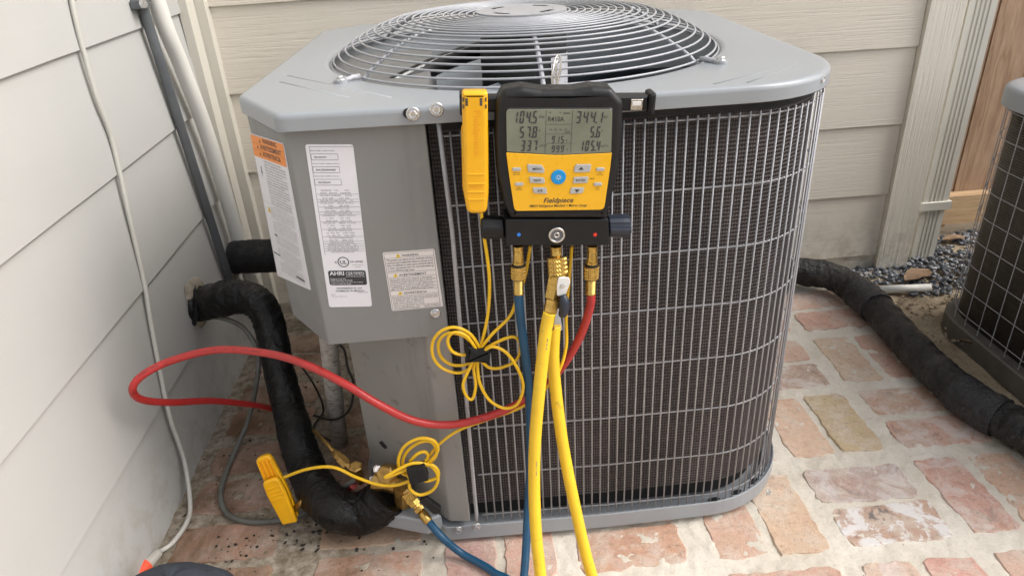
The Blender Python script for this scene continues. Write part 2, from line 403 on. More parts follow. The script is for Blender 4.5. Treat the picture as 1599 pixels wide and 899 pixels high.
    def build(s, name, mats, parent=None, uv=None, label=None, fix=None):
        o0 = wloc(parent) if parent else Vector((0, 0, 0))
        if fix: s.v = [fix(p) for p in s.v]
        me = bpy.data.meshes.new(name); me.from_pydata([tuple(p - o0) for p in s.v], [], s.f)
        for p, sm, mi in zip(me.polygons, s.sm, s.mi): p.use_smooth = sm; p.material_index = mi
        for m in (mats if isinstance(mats, (list, tuple)) else [mats]): me.materials.append(m)
        if uv:
            L = me.uv_layers.new(name='UVMap')
            for lp in me.loops: L.data[lp.index].uv = uv[lp.vertex_index]
        me.update()
        o = bpy.data.objects.new(name, me); COL.objects.link(o)
        if parent: o.parent = parent
        if label: o['label'] = label
        return o
def inset(poly, d):
    if d <= 0: return list(poly)
    n = len(poly); out = []
    for i in range(n):
        a = Vector(poly[i - 1]); b = Vector(poly[i]); c = Vector(poly[(i + 1) % n])
        e1 = (b - a); e2 = (c - b)
        if e1.length < 1e-9 or e2.length < 1e-9: out.append(tuple(b)); continue
        e1.normalize(); e2.normalize()
        n1 = Vector((-e1.y, e1.x)); n2 = Vector((-e2.y, e2.x)); m = n1 + n2
        if m.length < 1e-6: m = n1
        m.normalize(); k = max(.35, m.dot(n1)); p = b + m * (d / k); out.append((p.x, p.y))
    return out
def rpoly(poly, rad, seg=5):
    """round the corners of a polygon; rad may be one number or one per corner"""
    n = len(poly); out = []
    for i in range(n):
        r = rad[i] if isinstance(rad, (list, tuple)) else rad
        b = Vector(poly[i]); a = Vector(poly[i - 1]); c = Vector(poly[(i + 1) % n])
        if r <= 0: out.append(tuple(b)); continue
        u = (a - b); v = (c - b); lu, lv = u.length, v.length; u.normalize(); v.normalize()
        ang = math.acos(max(-1, min(1, u.dot(v)))); t = min(r / math.tan(ang / 2), lu * .49, lv * .49)
        p0 = b + u * t; p1 = b + v * t
        for k in range(seg + 1):
            s_ = k / seg; q = p0.lerp(b, s_).lerp(b.lerp(p1, s_), s_) if False else (p0 * (1 - s_) ** 2 + b * 2 * s_ * (1 - s_) + p1 * s_ ** 2)
            out.append((q.x, q.y))
    return out
GC = {}
def glyphs(txt, bold, shear):
    key = (txt, bold, shear)
    if key in GC: return GC[key]
    cu = bpy.data.curves.new('t', 'FONT'); cu.body = txt; cu.size = 1; cu.resolution_u = 2; cu.offset = bold * .38; cu.shear = shear; cu.fill_mode = 'FRONT'
    o = bpy.data.objects.new('t', cu); COL.objects.link(o)
    dg = bpy.context.evaluated_depsgraph_get(); dg.update()
    me = o.evaluated_get(dg).to_mesh()
    V = [tuple(v.co) for v in me.vertices]; F = [list(p.vertices) for p in me.polygons]
    o.evaluated_get(dg).to_mesh_clear(); bpy.data.objects.remove(o); bpy.data.curves.remove(cu)
    GC[key] = (V, F); return V, F
def catmull(P, per=8, closed=False):
    P = [Vector(p) for p in P]; out = []; n = len(P)
    for i in range(n if closed else n - 1):
        p0 = P[(i - 1) % n] if closed else P[max(i - 1, 0)]; p1 = P[i]; p2 = P[(i + 1) % n]; p3 = P[(i + 2) % n] if closed else P[min(i + 2, n - 1)]
        # centripetal-like: plain Catmull-Rom with limited tangents
        for k in range(per):
            t = k / per; t2 = t * t; t3 = t2 * t
            out.append(.5 * ((2 * p1) + (p2 - p0) * t + (2 * p0 - 5 * p1 + 4 * p2 - p3) * t2 + (3 * p1 - p0 - 3 * p2 + p3) * t3))
    out.append(P[0] if closed else P[-1]); return out
def thing(name, loc, label, cat, group=None):
    o = bpy.data.objects.new(name, None); COL.objects.link(o); o.location = loc; o.empty_display_size = .05
    o['label'] = label; o['category'] = cat
    if group: o['group'] = group
    return o
def tag(o, label, cat, group=None):
    o['label'] = label; o['category'] = cat
    if group: o['group'] = group
    return o
def struct(o, kind='structure'): o['kind'] = kind; return o
def inst(src, name, parent, loc=(0, 0, 0), rotz=0):
    o = bpy.data.objects.new(name, src); COL.objects.link(o); o.parent = parent; o.location = loc; o.rotation_euler.z = rotz; return o
XZ = Fr((0, 0, 0), (1, 0, 0), (0, 0, 1))      # normal -Y

def hexscrew(p, axis, r=.0055, name='screw', parent=None):
    m = MB(); m.lathe(p, axis, [(0, r * 1.45), (.0012, r * 1.45), (.0018, r * 1.2)], 16)
    m.lathe(p, axis, [(.0016, r * .98), (.0052, r * .98), (.0062, r * .8), (.0056, r * .55)], 6)
    return m.build(name, M['screw'], parent)

# ================================================================== SETTING
# ---- ground
def grid_sheet(x0, x1, y0, y1, step, zf):
    m = MB(); nx = int((x1 - x0) / step) + 1; ny = int((y1 - y0) / step) + 1
    vs_ = [(x0 + (x1 - x0) * i / (nx - 1), y0 + (y1 - y0) * j / (ny - 1)) for j in range(ny) for i in range(nx)]
    m.add([(x, y, zf(x, y)) for x, y in vs_], [[j * nx + i, j * nx + i + 1, (j + 1) * nx + i + 1, (j + 1) * nx + i] for j in range(ny - 1) for i in range(nx - 1)])
    return m
def nz(x, y, s, z=0): return noise.noise(Vector((x * s, y * s, z)))
XR = 1.135
ground = MB(); ground.add([(-40, -40, -.075), (40, -40, -.075), (40, 40, -.075), (-40, 40, -.075)], [[0, 1, 2, 3]])
struct(ground.build('ground', M['dirt']))
struct(grid_sheet(XR - .05, 3.2, -.6, 4.0, .02, lambda x, y: -.035 + .016 * nz(x, y, 3) + .008 * nz(x, y, 14) + (.02 if y > 1.7 else 0)).build('dirt_strip', M['dirt']))
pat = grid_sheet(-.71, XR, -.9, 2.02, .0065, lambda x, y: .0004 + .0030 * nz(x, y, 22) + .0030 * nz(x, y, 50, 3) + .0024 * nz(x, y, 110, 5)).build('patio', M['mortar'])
struct(pat)
ps = MB(); ps.box(-.70, XR - .003, -.895, 2.01, -.12, -.008); ps.build('slab_edge', M['mortar'], pat)
# brick shapes: ragged outline, worn bevel, shared by several bricks
def brick_mesh(seed, L=.206, W=.098):
    r = random.Random(seed); pts = []
    base = rpoly([(-L / 2, -W / 2), (L / 2, -W / 2), (L / 2, W / 2), (-L / 2, W / 2)], [r.uniform(.008, .022) for _ in range(4)], 2)
    dense = []
    for i in range(len(base)):
        a = Vector(base[i]); b = Vector(base[(i + 1) % len(base)]); k = max(1, int((b - a).length / .016))
        for j in range(k):
            q = a.lerp(b, j / k); dense.append((q.x + r.uniform(-.003, .003), q.y + r.uniform(-.003, .003)))
    m = MB(); m.prism(Fr((0, 0, 0), (1, 0, 0), (0, 1, 0)), dense, -.012, .0026, .0022, back=False)
    me = bpy.data.meshes.new('brick')
    me.from_pydata([tuple(p) for p in m.v], [], m.f); me.materials.append(M['brick']); return me
BM = [brick_mesh(i) for i in range(14)]
tones = [(.57, .34, .26), (.60, .385, .30), (.54, .31, .24), (.62, .43, .335), (.55, .37, .30), (.50, .32, .27)]
special = {  # (column, row, which brick of the pair) : colour, lime
    (5, 4, 0): ((.46, .29, .23), .8), (5, 4, 1): ((.42, .34, .29), .35), (6, 5, 1): ((.55, .34, .25), .3), (6, 5, 0): ((.58, .35, .26), .35),
    (5, 5, 1): ((.52, .385, .24), .0), (4, 4, 1): ((.60, .44, .28), .0), (5, 6, 0): ((.36, .26, .22), .35), (3, 4, 0): ((.52, .27, .19), .15)}
PX, PY = .25, .25
for ci in range(8):
    for ri in range(12):
        cx_, cy_ = -.50 + PX * ci - .0, 1.012 + PY * (ri - 4)
        if cy_ > 1.93 or cy_ < -.85: continue
        if ci == 0: vert = False
        else: vert = (ci + ri) % 2 == 0
        # columns: ci 0 -> -.56, 1 -> -.27, 2 -> -.0, 3 -> .25, 4 -> .5, 5 -> .75, 6 -> 1.0
        X = {0: -.562, 1: -.27, 2: -.012, 3: .24, 4: .502, 5: .752, 6: 1.002}.get(ci)
        if X is None: continue
        for k in (0, 1):
            s_ = -1 if k == 0 else 1
            dx, dy = (s_ * .0585, 0) if vert else (0, s_ * .0575)
            x, y = X + dx + rnd.uniform(-.004, .004), cy_ + dy + rnd.uniform(-.004, .004)
            o = inst(rnd.choice(BM), 'brick', pat, (x, y, rnd.uniform(-.0006, .0012)), (math.pi / 2 if vert else 0) + R(rnd.uniform(-1.6, 1.6)) + (math.pi if rnd.random() < .5 else 0))
            c = rnd.choice(tones); lime = rnd.choice([0, 0, 0, .15, .3])
            sp = special.get((ci, ri, k))
            if sp: c, lime = sp
            c = tuple(max(0, v * rnd.uniform(.94, 1.06)) for v in c)
            o.color = (*c, 1 - lime)

# ---- pebbles by the fence and grit on the bricks
def stones(name, spots, mat):
    m = MB(); base = bmesh.new(); bmesh.ops.create_icosphere(base, subdivisions=1, radius=1)
    bv = [v.co.copy() for v in base.verts]; bf = [[v.index for v in f.verts] for f in base.faces]; base.free()
    for (x, y, z, r, fl) in spots:
        rot = Matrix.Rotation(rnd.uniform(0, 6.28), 3, 'Z') @ Matrix.Rotation(rnd.uniform(-.5, .5), 3, 'X'); sx_, sy_ = rnd.uniform(.7, 1.35), rnd.uniform(.6, 1.)
        m.add([Vector((x, y, z)) + rot @ Vector((v.x * r * sx_ * rnd.uniform(.8, 1.15), v.y * r * sy_ * rnd.uniform(.8, 1.15), v.z * r * fl)) for v in bv], bf, False)
    return m.build(name, mat)
sp_ = []
while len(sp_) < 5200:
    x = rnd.uniform(1.2, 2.7); y = rnd.uniform(1.72, 2.22)
    edge = 1.86 - .10 * (x - 1.4) + .09 * nz(x, y, 4) if x < 1.6 else 1.74
    if y < edge: continue
    sp_.append((x, y, -.022 + rnd.uniform(0, .02), rnd.uniform(.005, .0125), rnd.uniform(.45, .8)))
struct(stones('gravel', sp_, M['pebble']), 'stuff')
sp_ = []
for i in range(420):
    x = rnd.uniform(-.69, -.15); y = rnd.uniform(.85, 1.7); r = rnd.choice([.0008, .001, .0013, .0018, .003])
    sp_.append((x, y, .003, r, .5))
for i in range(260):
    x = rnd.uniform(-.15, 1.1); y = rnd.uniform(.8, 1.9); sp_.append((x, y, .003, rnd.uniform(.0005, .0013), .5))
struct(stones('grit', sp_, M['putty']), 'stuff')
sp_ = [(rnd.uniform(-.68, -.12), rnd.uniform(.86, 1.75), .0035, rnd.choice([.0012, .0018, .0026, .0042]), .4) for i in range(150)] + [(-.45 + rnd.gauss(0, .10), 1.06 + rnd.gauss(0, .03), .0035, rnd.choice([.0015, .0025, .0045]), .4) for i in range(60)]
struct(stones('dark_debris', sp_, M['bag_dark']), 'stuff')
sp_ = [(rnd.uniform(1.16, 1.45), rnd.uniform(1.5, 2.0), -.012, rnd.uniform(.002, .007), .6) for i in range(340)]
struct(stones('loose_crumbs', sp_, M['dirt']), 'stuff')

# ---- walls: every lap board its own piece
def lap_board(fr, a0, a1, b0, b1, name, mat, parent, seed):
    """board in frame: bottom edge stands 11 mm proud, top 2 mm"""
    m = MB(); t0, t1, th = .012, .0035, .009
    P = [fr(a0, b0, t0 - th), fr(a1, b0, t0 - th), fr(a1, b1, t1 - th), fr(a0, b1, t1 - th), fr(a0, b0 + .001, t0), fr(a1, b0 + .001, t0), fr(a1, b1, t1), fr(a0, b1, t1)]
    n = 24
    V = []; F = []
    for i in range(n + 1):
        a = a0 + (a1 - a0) * i / n; wv = .0012 * noise.noise(Vector((a * 5, seed * 3.1, 0))) + .0005 * noise.noise(Vector((a * 30, seed * 3.1, 5)))
        V += [fr(a, b0 + wv, t0 - th), fr(a, b0 + wv, t0 - .001), fr(a, b0 + wv + .0012, t0), fr(a, b1 + .012, t1), fr(a, b1 + .012, t1 - th)]
    for i in range(n):
        for j in range(4):
            q = i * 5 + j; F.append([q, q + 5, q + 6, q + 1])
    F.append([0, 1, 2, 3, 4]); F.append([n * 5 + j for j in (4, 3, 2, 1, 0)])
    m.add(V, F, False); return m.build(name, mat, parent)
XL = -.704; YB = 2.02
wl = thing('house_wall', (XL, 1, 0), 'pale lap siding wall on the left with white cable and pipes running down it', 'wall')
m = MB(); m.box(XL - .2, XL - .006, -1.4, YB + .2, -.1, 3.0); m.build('sheathing', M['corner'], wl)
FL = Fr((XL - .006, 0, 0), (0, 1, 0), (0, 0, 1), (1, 0, 0))
zs = [-.07, .22, .452, .684, .916, 1.148, 1.38, 1.612, 1.844, 2.076, 2.308, 2.54, 2.772, 3.0]
for i in range(len(zs) - 1): lap_board(FL, -1.4, YB - .012, zs[i], zs[i + 1], 'siding_board', M['siding_y'], wl, i)
wb = thing('house_wall', (.3, YB, 0), 'cream lap siding wall with embossed grain behind the large unit', 'wall')
m = MB(); m.box(XL - .2, 1.388, YB + .008, YB + .25, -.1, 3.0); m.build('sheathing', M['corner'], wb)
FB = Fr((0, YB + .008, 0), (1, 0, 0), (0, 0, 1), (0, -1, 0))
zb = [-.19, .036, .248, .470, .694, .919, 1.148, 1.38, 1.612, 1.844, 2.076, 2.308, 2.54, 2.772, 3.0]
for i in range(len(zb) - 1): lap_board(FB, -.655, 1.286, zb[i], zb[i + 1], 'siding_board', M['siding_x'], wb, i + 20)
m = MB(); m.box(1.288, 1.392, YB - .018, YB + .02, -.045, 3.0, .002); m.build('corner_board', M['trim'], wb)
m = MB(); m.box(1.378, 1.3945, YB + .022, YB + .26, -.045, 3.0, .002); m.build('corner_board', M['trim'], wb)
m = MB(); m.box(XL + .004, -.655, YB - .032, YB + .006, -.02, 3.0, .004); m.build('inside_corner_board', M['corner'], wb)
m = MB(); m.box(XL + .002, XL + .0245, YB - .088, YB - .034, -.02, 3.0, .004); m.build('inside_corner_board', M['corner'], wl)
# no eave or neighbouring wall is built here
# ---- downspout
ds = thing('downspout', (1.455, 2.06, 0), 'ribbed cream metal downspout standing between corner board and wood fence', 'downspout')
prof = []
def spout_outline(x0, x1, y0, y1):
    P = [(x0, y1), (x0, y0)]; n = 4; wd = (x1 - x0)
    for k in range(n):
        c = x0 + wd * (.26 + .16 * k); P += [(c - .0035, y0), (c - .002, y0 + .004), (c + .002, y0 + .004), (c + .0035, y0)]
    P += [(x1, y0), (x1, y1)]; return P
m = MB(); m.prism(Fr((0, 0, 0), (1, 0, 0), (0, 1, 0)), spout_outline(1.424, 1.508, 2.040, 2.115), .17, .84); m.build('spout_pipe', M['spout'], ds)
m = MB(); m.prism(Fr((0, 0, 0), (1, 0, 0), (0, 1, 0)), spout_outline(1.420, 1.512, 2.036, 2.119), .842, 3.0); m.build('spout_pipe', M['spout'], ds)
m = MB(); m.prism(Fr((0, 0, 0), (1, 0, 0), (0, 1, 0)), spout_outline(1.428, 1.506, 2.042, 2.112), -.03, .169); m.build('spout_pipe', M['spout'], ds)
m = MB(); m.box(1.415, 1.516, 2.031, 2.0395, .172, .2, .001); m.box(1.415, 1.4225, 2.0397, 2.12, .172, .2, .001); m.box(1.5085, 1.516, 2.0397, 2.12, .172, .2, .001); m.build('strap', M['spout'], ds)
# ---- fence
fe = thing('wood_fence', (1.9, 2.26, 0), 'cedar board fence behind the downspout and gravel', 'fence')
x = 1.39; xs_ = [1.39, 1.532, 1.673, 1.815, 1.956, 2.098, 2.24, 2.38, 2.52, 2.66, 2.8]
for i in range(len(xs_) - 1):
    m = MB(); m.box(xs_[i] + .0022, xs_[i + 1] - .0022, 2.25 + .002 * (i % 2), 2.268, .125, 1.9, .002); m.build('fence_board', M['cedar'], fe)
m = MB(); m.box(1.40, 2.8, 2.205, 2.246, .035, .142, .003); m.build('bottom_rail', M['rail'], fe)
m = MB(); m.box(1.40, 2.8, 2.27, 2.31, 1.4, 1.5, .003); m.build('top_rail', M['rail'], fe)
m = MB(); m.box(1.62, 1.71, 2.3, 2.39, -.1, 1.85, .003); m.build('fence_post', M['rail'], fe)

# ---- pipes on the left wall
m = MB(); m.tube(catmull([(XL + .034, 1.67, 3.0), (XL + .034, 1.70, 1.4), (-0.6700, 1.7295, 0.9667), (-0.6700, 1.7706, 0.8220), (-0.6700, 1.8176, 0.6566), (-0.6700, 1.8395, 0.4777), (-0.6700, 1.8542, 0.2813), (XL + .034, 1.88, .12)], 6), .0185, 20)
m.lathe((XL + .034, 1.878, .16), (0, 0, -1), [(0, .023), (.05, .023)], 20)
tag(m.build('pvc_pipe', M['pvc']), 'cream plastic pipe rising up the left wall beside the dark conduit', 'pipe')
cd = thing('conduit', (XL + .02, 1.7, .2), 'thin dark grey metal conduit rising up the left wall behind the cream pipe', 'pipe')
m = MB(); m.tube([(XL + .018, 1.67, 3.0), (XL + .018, 1.69, .93), (XL + .018, 1.75, .30), (XL + .018, 1.755, .22)], .011, 14); m.build('conduit_pipe', M['conduit'], cd)
m = MB(); m.lathe((XL + .018, 1.678, .955), (0, 0, 1), [(0, .017), (.022, .017)], 14); m.box(XL + .007, XL + .03, 1.655, 1.70, .957, .974, .002); m.build('clamp', M['conduit'], cd)
m = MB(); m.lathe((XL + .03, 1.657, .966), (1, -.3, 0), [(0, .009), (.008, .009)], 6); m.build('bolt', M['screw'], cd)
cab = [(-0.6940, 1.4314, 1.0408), (-0.6940, 1.4137, 1.0000), (-0.6940, 1.3992, 0.9365), (-0.6940, 1.3892, 0.8351), (-0.6940, 1.3941, 0.7482), (-0.6940, 1.3672, 0.6128), (-0.6940, 1.3388, 0.4693), (-0.6940, 1.3137, 0.3926), (-0.6920, 1.2798, 0.2875), (-0.6900, 1.2535, 0.1899), (-0.6850, 1.2401, 0.0767), (-0.6668, 1.1713, 0.0140), (-0.6611, 1.1212, 0.0090), (-0.6728, 1.0715, 0.0090), (-0.6888, 1.0530, 0.0100)]
cab = [(XL + .011, 1.33, 3.0), (XL + .011, 1.38, 1.4)] + cab
wc = thing('white_cable', (XL, 1.3, 0), 'thin white cable running down the left wall to a plug on the bricks', 'cable')
m = MB(); m.tube(catmull(cab, 8), .0048, 10); m.build('cable', M['white_cable'], wc)
cl_ = Vector((-0.6876, 1.0511, 0.0120)); ce = Vector((-0.7029, 1.0135, 0.0140))
m = MB(); m.lathe(cl_, ce - cl_, [(0, .006), (.005, .009), (.03, .012), (.045, .014)], 12); m.build('plug', M['plug'], wc)
ec = thing('extension_cord_end', ce, 'red orange cord socket joined to the white plug at the lower left', 'cord')
m = MB(); ax_ = (ce - cl_).normalized(); m.lathe(cl_ + ax_ * .036, ax_, [(0, .015), (.03, .0165), (.045, .014), (.06, .008)], 12); m.build('socket', M['red_orange'], ec)
m = MB(); m.tube(catmull([cl_ + ax_ * .09, (-0.7320, 0.9976, 0.0100), (-0.7509, 0.9618, 0.0100), (-0.7880, 0.8662, 0.0100)], 6), .005, 8); m.build('cord', M['red_orange'], ec)
# bag at the very bottom left
m = MB(); ctr = Vector((-.585, .885, 0)); V = []; F = []; nu, nv = 40, 14
for j in range(nv + 1):
    ph = j / nv * math.pi / 2
    for i in range(nu):
        th = 2 * math.pi * i / nu
        rx, ry, rz = .115, .075, .112
        k = 1 + .05 * math.sin(3 * th + 1) + .03 * nz(math.cos(th) * 2, math.sin(th) * 2 + ph, 2)
        V.append(ctr + Vector((rx * k * math.cos(th) * math.cos(ph) ** .6, ry * k * math.sin(th) * math.cos(ph) ** .6, .003 + rz * math.sin(ph) ** .8 * (1 + .05 * nz(math.cos(th), ph, 4)))))
for j in range(nv):
    for i in range(nu): F.append([j * nu + i, j * nu + (i + 1) % nu, (j + 1) * nu + (i + 1) % nu, (j + 1) * nu + i])
m.add(V, F); tag(m.build('tool_bag', M['bag']), 'dark blue grey fabric bag top at the lower left corner', 'bag')

# ---- dried mud round the hole in the left wall
m = MB(); V = []; F = []; c0 = Vector((XL + .006, 1.555, .305)); n = 26
for j in range(4):
    for i in range(n):
        th = 2 * math.pi * i / n; r_ = [.064, .058, .05, .03][j] * (1 + .22 * math.sin(th * 3 + 1) * .5 + .16 * noise.noise(Vector((math.cos(th) * 2, math.sin(th) * 2, 1))))
        V.append(c0 + Vector(([-.002, .005, .012, .014][j], r_ * math.cos(th) * .8, r_ * math.sin(th))))
for j in range(3):
    for i in range(n): F.append([j * n + i, j * n + (i + 1) % n, (j + 1) * n + (i + 1) % n, (j + 1) * n + i])
m.add(V, F); m.build('mud_patch', paint('pale_putty', (.27, .235, .18), .9, 0, .35, 40, .8, 120, .004), wl)

# ================================================================== LARGE UNIT
UX, UY = .112, 1.43
U = thing('condenser_unit', (UX, UY, 0), 'large grey outdoor air conditioner with wire fan guard and gauge hung on its front', 'air conditioner', 'outdoor air conditioners')
def tilt(p): return Vector((p.x, p.y, p.z - .012 * (p.x + .15)))
# lid
def corner(x1, y0, r_, n=16): return [(x1 - r_ + r_ * math.sin(k / n * math.pi / 2), y0 + r_ - r_ * math.cos(k / n * math.pi / 2)) for k in range(n + 1)]
def shell(fl, ymid, x1, y0, r_, rest, rr):
    a = rpoly([fl[0], (.2, ymid)] + [(x1, y0 + .4)] + rest, [rr[0], 0, 0] + rr[1:], 8)
    c = corner(x1, y0, r_); k = next(i for i, p in enumerate(a) if abs(p[0] - .2) < 1e-6)
    return a[:k + 1] + c + a[k + 2:]
out = shell([(-.268, .992)], .990, .588, .997, .19, [(.592, 1.865), (-.25, 1.88), (-.335, 1.80), (-.356, 1.13)], [.012, .14, .03, .05, .02])
N = 400
def cast(poly, th):
    d = Vector((math.cos(th), math.sin(th))); o_ = Vector((UX, UY)); best = None
    for i in range(len(poly)):
        a = Vector(poly[i]); b = Vector(poly[(i + 1) % len(poly)]); e = b - a; den = d.x * e.y - d.y * e.x
        if abs(den) < 1e-12: continue
        ao = a - o_; t = (ao.x * e.y - ao.y * e.x) / den; s_ = (ao.x * d.y - ao.y * d.x) / den
        if t > 0 and -1e-6 <= s_ <= 1 + 1e-6 and (best is None or t > best): best = t
    return best
HR = .368
rad = [cast(out, 2 * math.pi * i / N) for i in range(N)]
m = MB(); loops = []
for dr, z in ((-.003, .844), (0, .8425), (0, .8435), (0, .8592), (0, .8605), (-.0015, .8642), (-.0042, .8668), (-.009, .8678), (-.011, .86785)):
    loops.append([(UX + (rad[i] + dr) * math.cos(2 * math.pi * i / N), UY + (rad[i] + dr) * math.sin(2 * math.pi * i / N), z) for i in range(N)])
loops.append([(UX + (rad[i] * .35 + (HR + .02) * .65) * math.cos(2 * math.pi * i / N), UY + (rad[i] * .35 + (HR + .02) * .65) * math.sin(2 * math.pi * i / N), .8678) for i in range(N)])
for r_, z in ((HR + .012, .868), (HR + .004, .8665), (HR, .861), (HR - .002, .80), (HR - .004, .70)):
    loops.append([(UX + r_ * math.cos(2 * math.pi * i / N), UY + r_ * math.sin(2 * math.pi * i / N), z) for i in range(N)])
V = [p for L in loops for p in L]; F = [[j * N + i, j * N + (i + 1) % N, (j + 1) * N + (i + 1) % N, (j + 1) * N + i] for j in range(len(loops) - 1) for i in range(N)]
m.add(V, F); lid = m.build('lid', M['lid'], U, fix=tilt)
# shallow pressed lines in the lid
for a, b in (((-0.3068, 1.2685, 0.8678), (-0.1126, 1.0549, 0.8678)), ((-0.3089, 1.2173, 0.8678), (-0.1771, 1.0708, 0.8678)), ((0.3533, 1.0189, 0.8678), (0.5209, 1.1228, 0.8678)), ((0.4019, 1.0157, 0.8678), (0.5008, 1.0977, 0.8678))):
    m = MB(); a = Vector(a); b = Vector(b); m.tube([a - Vector((0, 0, .0044)), b - Vector((0, 0, .0044))], .005, 24); m.build('pressed_line', M['lid'], lid, fix=tilt)
for p in ((-0.0796, 0.9880, 0.8578), (-0.0463, 0.9870, 0.8618)): hexscrew((p[0], p[1] , p[2]), (0, -1, 0), .0068, 'screw', lid)
m = MB(); pq = (-0.0867, 0.9905, 0.8586); m.lathe((pq[0], pq[1], pq[2]), (0, -1, 0), [(0, .007), (.0015, .007)], 14); m.build('slot', M['dark'], lid)
hexscrew(Vector((0.5279, 1.0334, 0.8500)) + Vector((.0, .02, 0)), (.7, -.7, 0), .005, 'screw', lid)

# fan guard
gd = thing('fan_guard', (0, 0, 0), '', ''); del gd['label']; del gd['category']; gd.parent = U
gd.location = (0, 0, .868)
PR = [(.0, .064), (.09, .0625), (.15, .0635), (.19, .0630), (.22, .061), (.25, .057), (.28, .0475), (.306, .0355), (.332, .022), (.347, .013), (.358, .004), (.364, -.003)]
def domez(r):
    for (r0, z0), (r1, z1) in zip(PR, PR[1:]):
        if r <= r1: return z0 + (z1 - z0) * (r - r0) / (r1 - r0)
    return PR[-1][1]
rings = []; r_ = .3665
zz = -.001
arc = 0
rs = [.3665, .361, .350, .337, .323, .3085, .294, .2795, .265, .2505, .236, .2215, .207, .1925, .178, .1635, .149, .1345, .120, .1055, .0915]
for k, r_ in enumerate(rs):
    m = MB(); zc = .868 + domez(r_) + (.0 if k else -.002)
    m.tube([Vector((UX + r_ * math.cos(2 * math.pi * i / 120), UY + r_ * math.sin(2 * math.pi * i / 120), zc)) for i in range(121)], .0019, 7, cap=False)
    m.build('guard_ring', M['guard'], gd, fix=tilt)
for ang in (218, 270, 318, 30, 90, 142):
    a = R(ang); P = []
    for k in range(26):
        r_ = .08 + (.372 - .08) * k / 25; P.append(Vector((UX + r_ * math.cos(a), UY + r_ * math.sin(a), .868 + domez(min(r_, .364)) - .0052)))
    if ang in (270, 90): P[-1].z += .001
    m = MB(); m.tube(P, .0038 if ang in (270, 90) else .0034, 9); m.build('guard_rib', M['guard'], gd, fix=tilt)
    if ang not in (270, 90):
        d = Vector((math.cos(a), math.sin(a), 0)); q = Vector((UX, UY, .868)) + d * .366
        m = MB(); m.tube([q + Vector((0, 0, .004)), q + d * .014 + Vector((0, 0, .0045)), q + d * .02 + Vector((0, 0, .003)), q + d * .04 + Vector((0, 0, .003))], .0045, 8)
        m.lathe(q + d * .036, (0, 0, 1), [(0, .011), (.0045, .011)], 14); m.build('foot', M['guard'], gd, fix=tilt)
        hexscrew(tilt(q + d * .036 + Vector((0, 0, .0045))), (0, 0, 1), .0062, 'screw', gd)
m = MB(); c0 = Vector((UX, UY, .868 + .0645)); n = 64
# hub disc with four real slots: build as ring sectors
def hubpoint(r, th, z): return c0 + Vector((r * math.cos(th), r * math.sin(th), z))
segs = 96; V = []; F = []
radii = [.0, .03, .056, .066, .086]
for z in (.0025, -.001):
    for rr_ in radii[1:]:
        for i in range(segs): V.append(hubpoint(rr_, 2 * math.pi * i / segs, z))
slots = set()
for q in (45, 135, 225, 315):
    for d in range(-4, 5): slots.add(int(q / 360 * segs + d) % segs)
for lay in range(2):
    for j in range(3):
        for i in range(segs):
            if j == 1 and i in slots: continue
            b0 = lay * 4 * segs + j * segs; q = [b0 + i, b0 + (i + 1) % segs, b0 + segs + (i + 1) % segs, b0 + segs + i]
            F.append(q if lay == 0 else q[::-1])
    F.append([lay * 4 * segs + i for i in range(segs)])
for i in range(segs):
    a0_ = 3 * segs + i; a1_ = 3 * segs + (i + 1) % segs; F.append([a0_, a0_ + 4 * segs, a1_ + 4 * segs, a1_])
m.add(V, F, False); m.build('hub_plate', M['guard'], gd, fix=tilt)

# fan, motor and shroud inside
m = MB(); m.lathe((UX, UY, .69), (0, 0, 1), [(0, .0), (0, .078), (.004, .084), (.19, .084), (.2, .076), (.2, .0)], 40); mot = m.build('fan_motor', M['dark'], U)
mb = MB(); FM = Fr((UX, UY, .8), (1, 0, 0), (0, 0, 1))
V = []; F = []
for i in range(9):
    th = R(-58 + i * 6.4); V += [(UX + .0855 * math.cos(th), UY + .0855 * math.sin(th), .79), (UX + .0855 * math.cos(th), UY + .0855 * math.sin(th), .852)]
for i in range(8): F.append([2 * i, 2 * i + 2, 2 * i + 3, 2 * i + 1])
mb.add(V, F); mb.build('motor_label', M['paper'], mot)
for k in range(3):
    V = []; F = []; a0 = R(150 + 120 * k); nr, na = 8, 10
    for i in range(nr + 1):
        r_ = .07 + .27 * i / nr
        for j in range(na + 1):
            s_ = j / na - .5; th = a0 + s_ * R(82 - 10 * i / nr); V.append((UX + r_ * math.cos(th), UY + r_ * math.sin(th), .775 - s_ * .075 - .03 * (1 - 4 * s_ * s_) * .3))
    for i in range(nr):
        for j in range(na): q = i * (na + 1) + j; F.append([q, q + na + 1, q + na + 2, q + 1])
    m = MB(); m.add(V, F); m.build('fan_blade', M['blade'], U)
cpts = catmull([(-0.1400, 1.2659, 0.8350), (-0.1160, 1.2877, 0.8420), (-0.0749, 1.3352, 0.8500), (-0.0344, 1.4040, 0.8520), (0.0232, 1.4877, 0.8520), (0.1027, 1.6096, 0.8400), (UX - .02, UY + .02, .83)], 10)
m = MB(); m.tube(cpts, .0165, 14); m.build('motor_conduit', M['rubber'], U)
m = MB()
for i in range(4, len(cpts) - 16):
    for s2 in (0., .5):
        a = Vector(cpts[i]).lerp(Vector(cpts[i + 1]), s2); b_ = a + Vector((.004, -.0098, .0135)); d = (Vector(cpts[i + 1]) - Vector(cpts[i])).normalized(); sd_ = d.cross(Vector((0, 0, 1))).normalized()
        m.add([b_ - Vector((0, .0028, .002)) - d * .0012, b_ + Vector((0, .0020, .0016)) - d * .0012, b_ + Vector((0, .0020, .0016)) + d * .0006, b_ - Vector((0, .0028, .002)) + d * .0006], [[0, 1, 2, 3]], False)
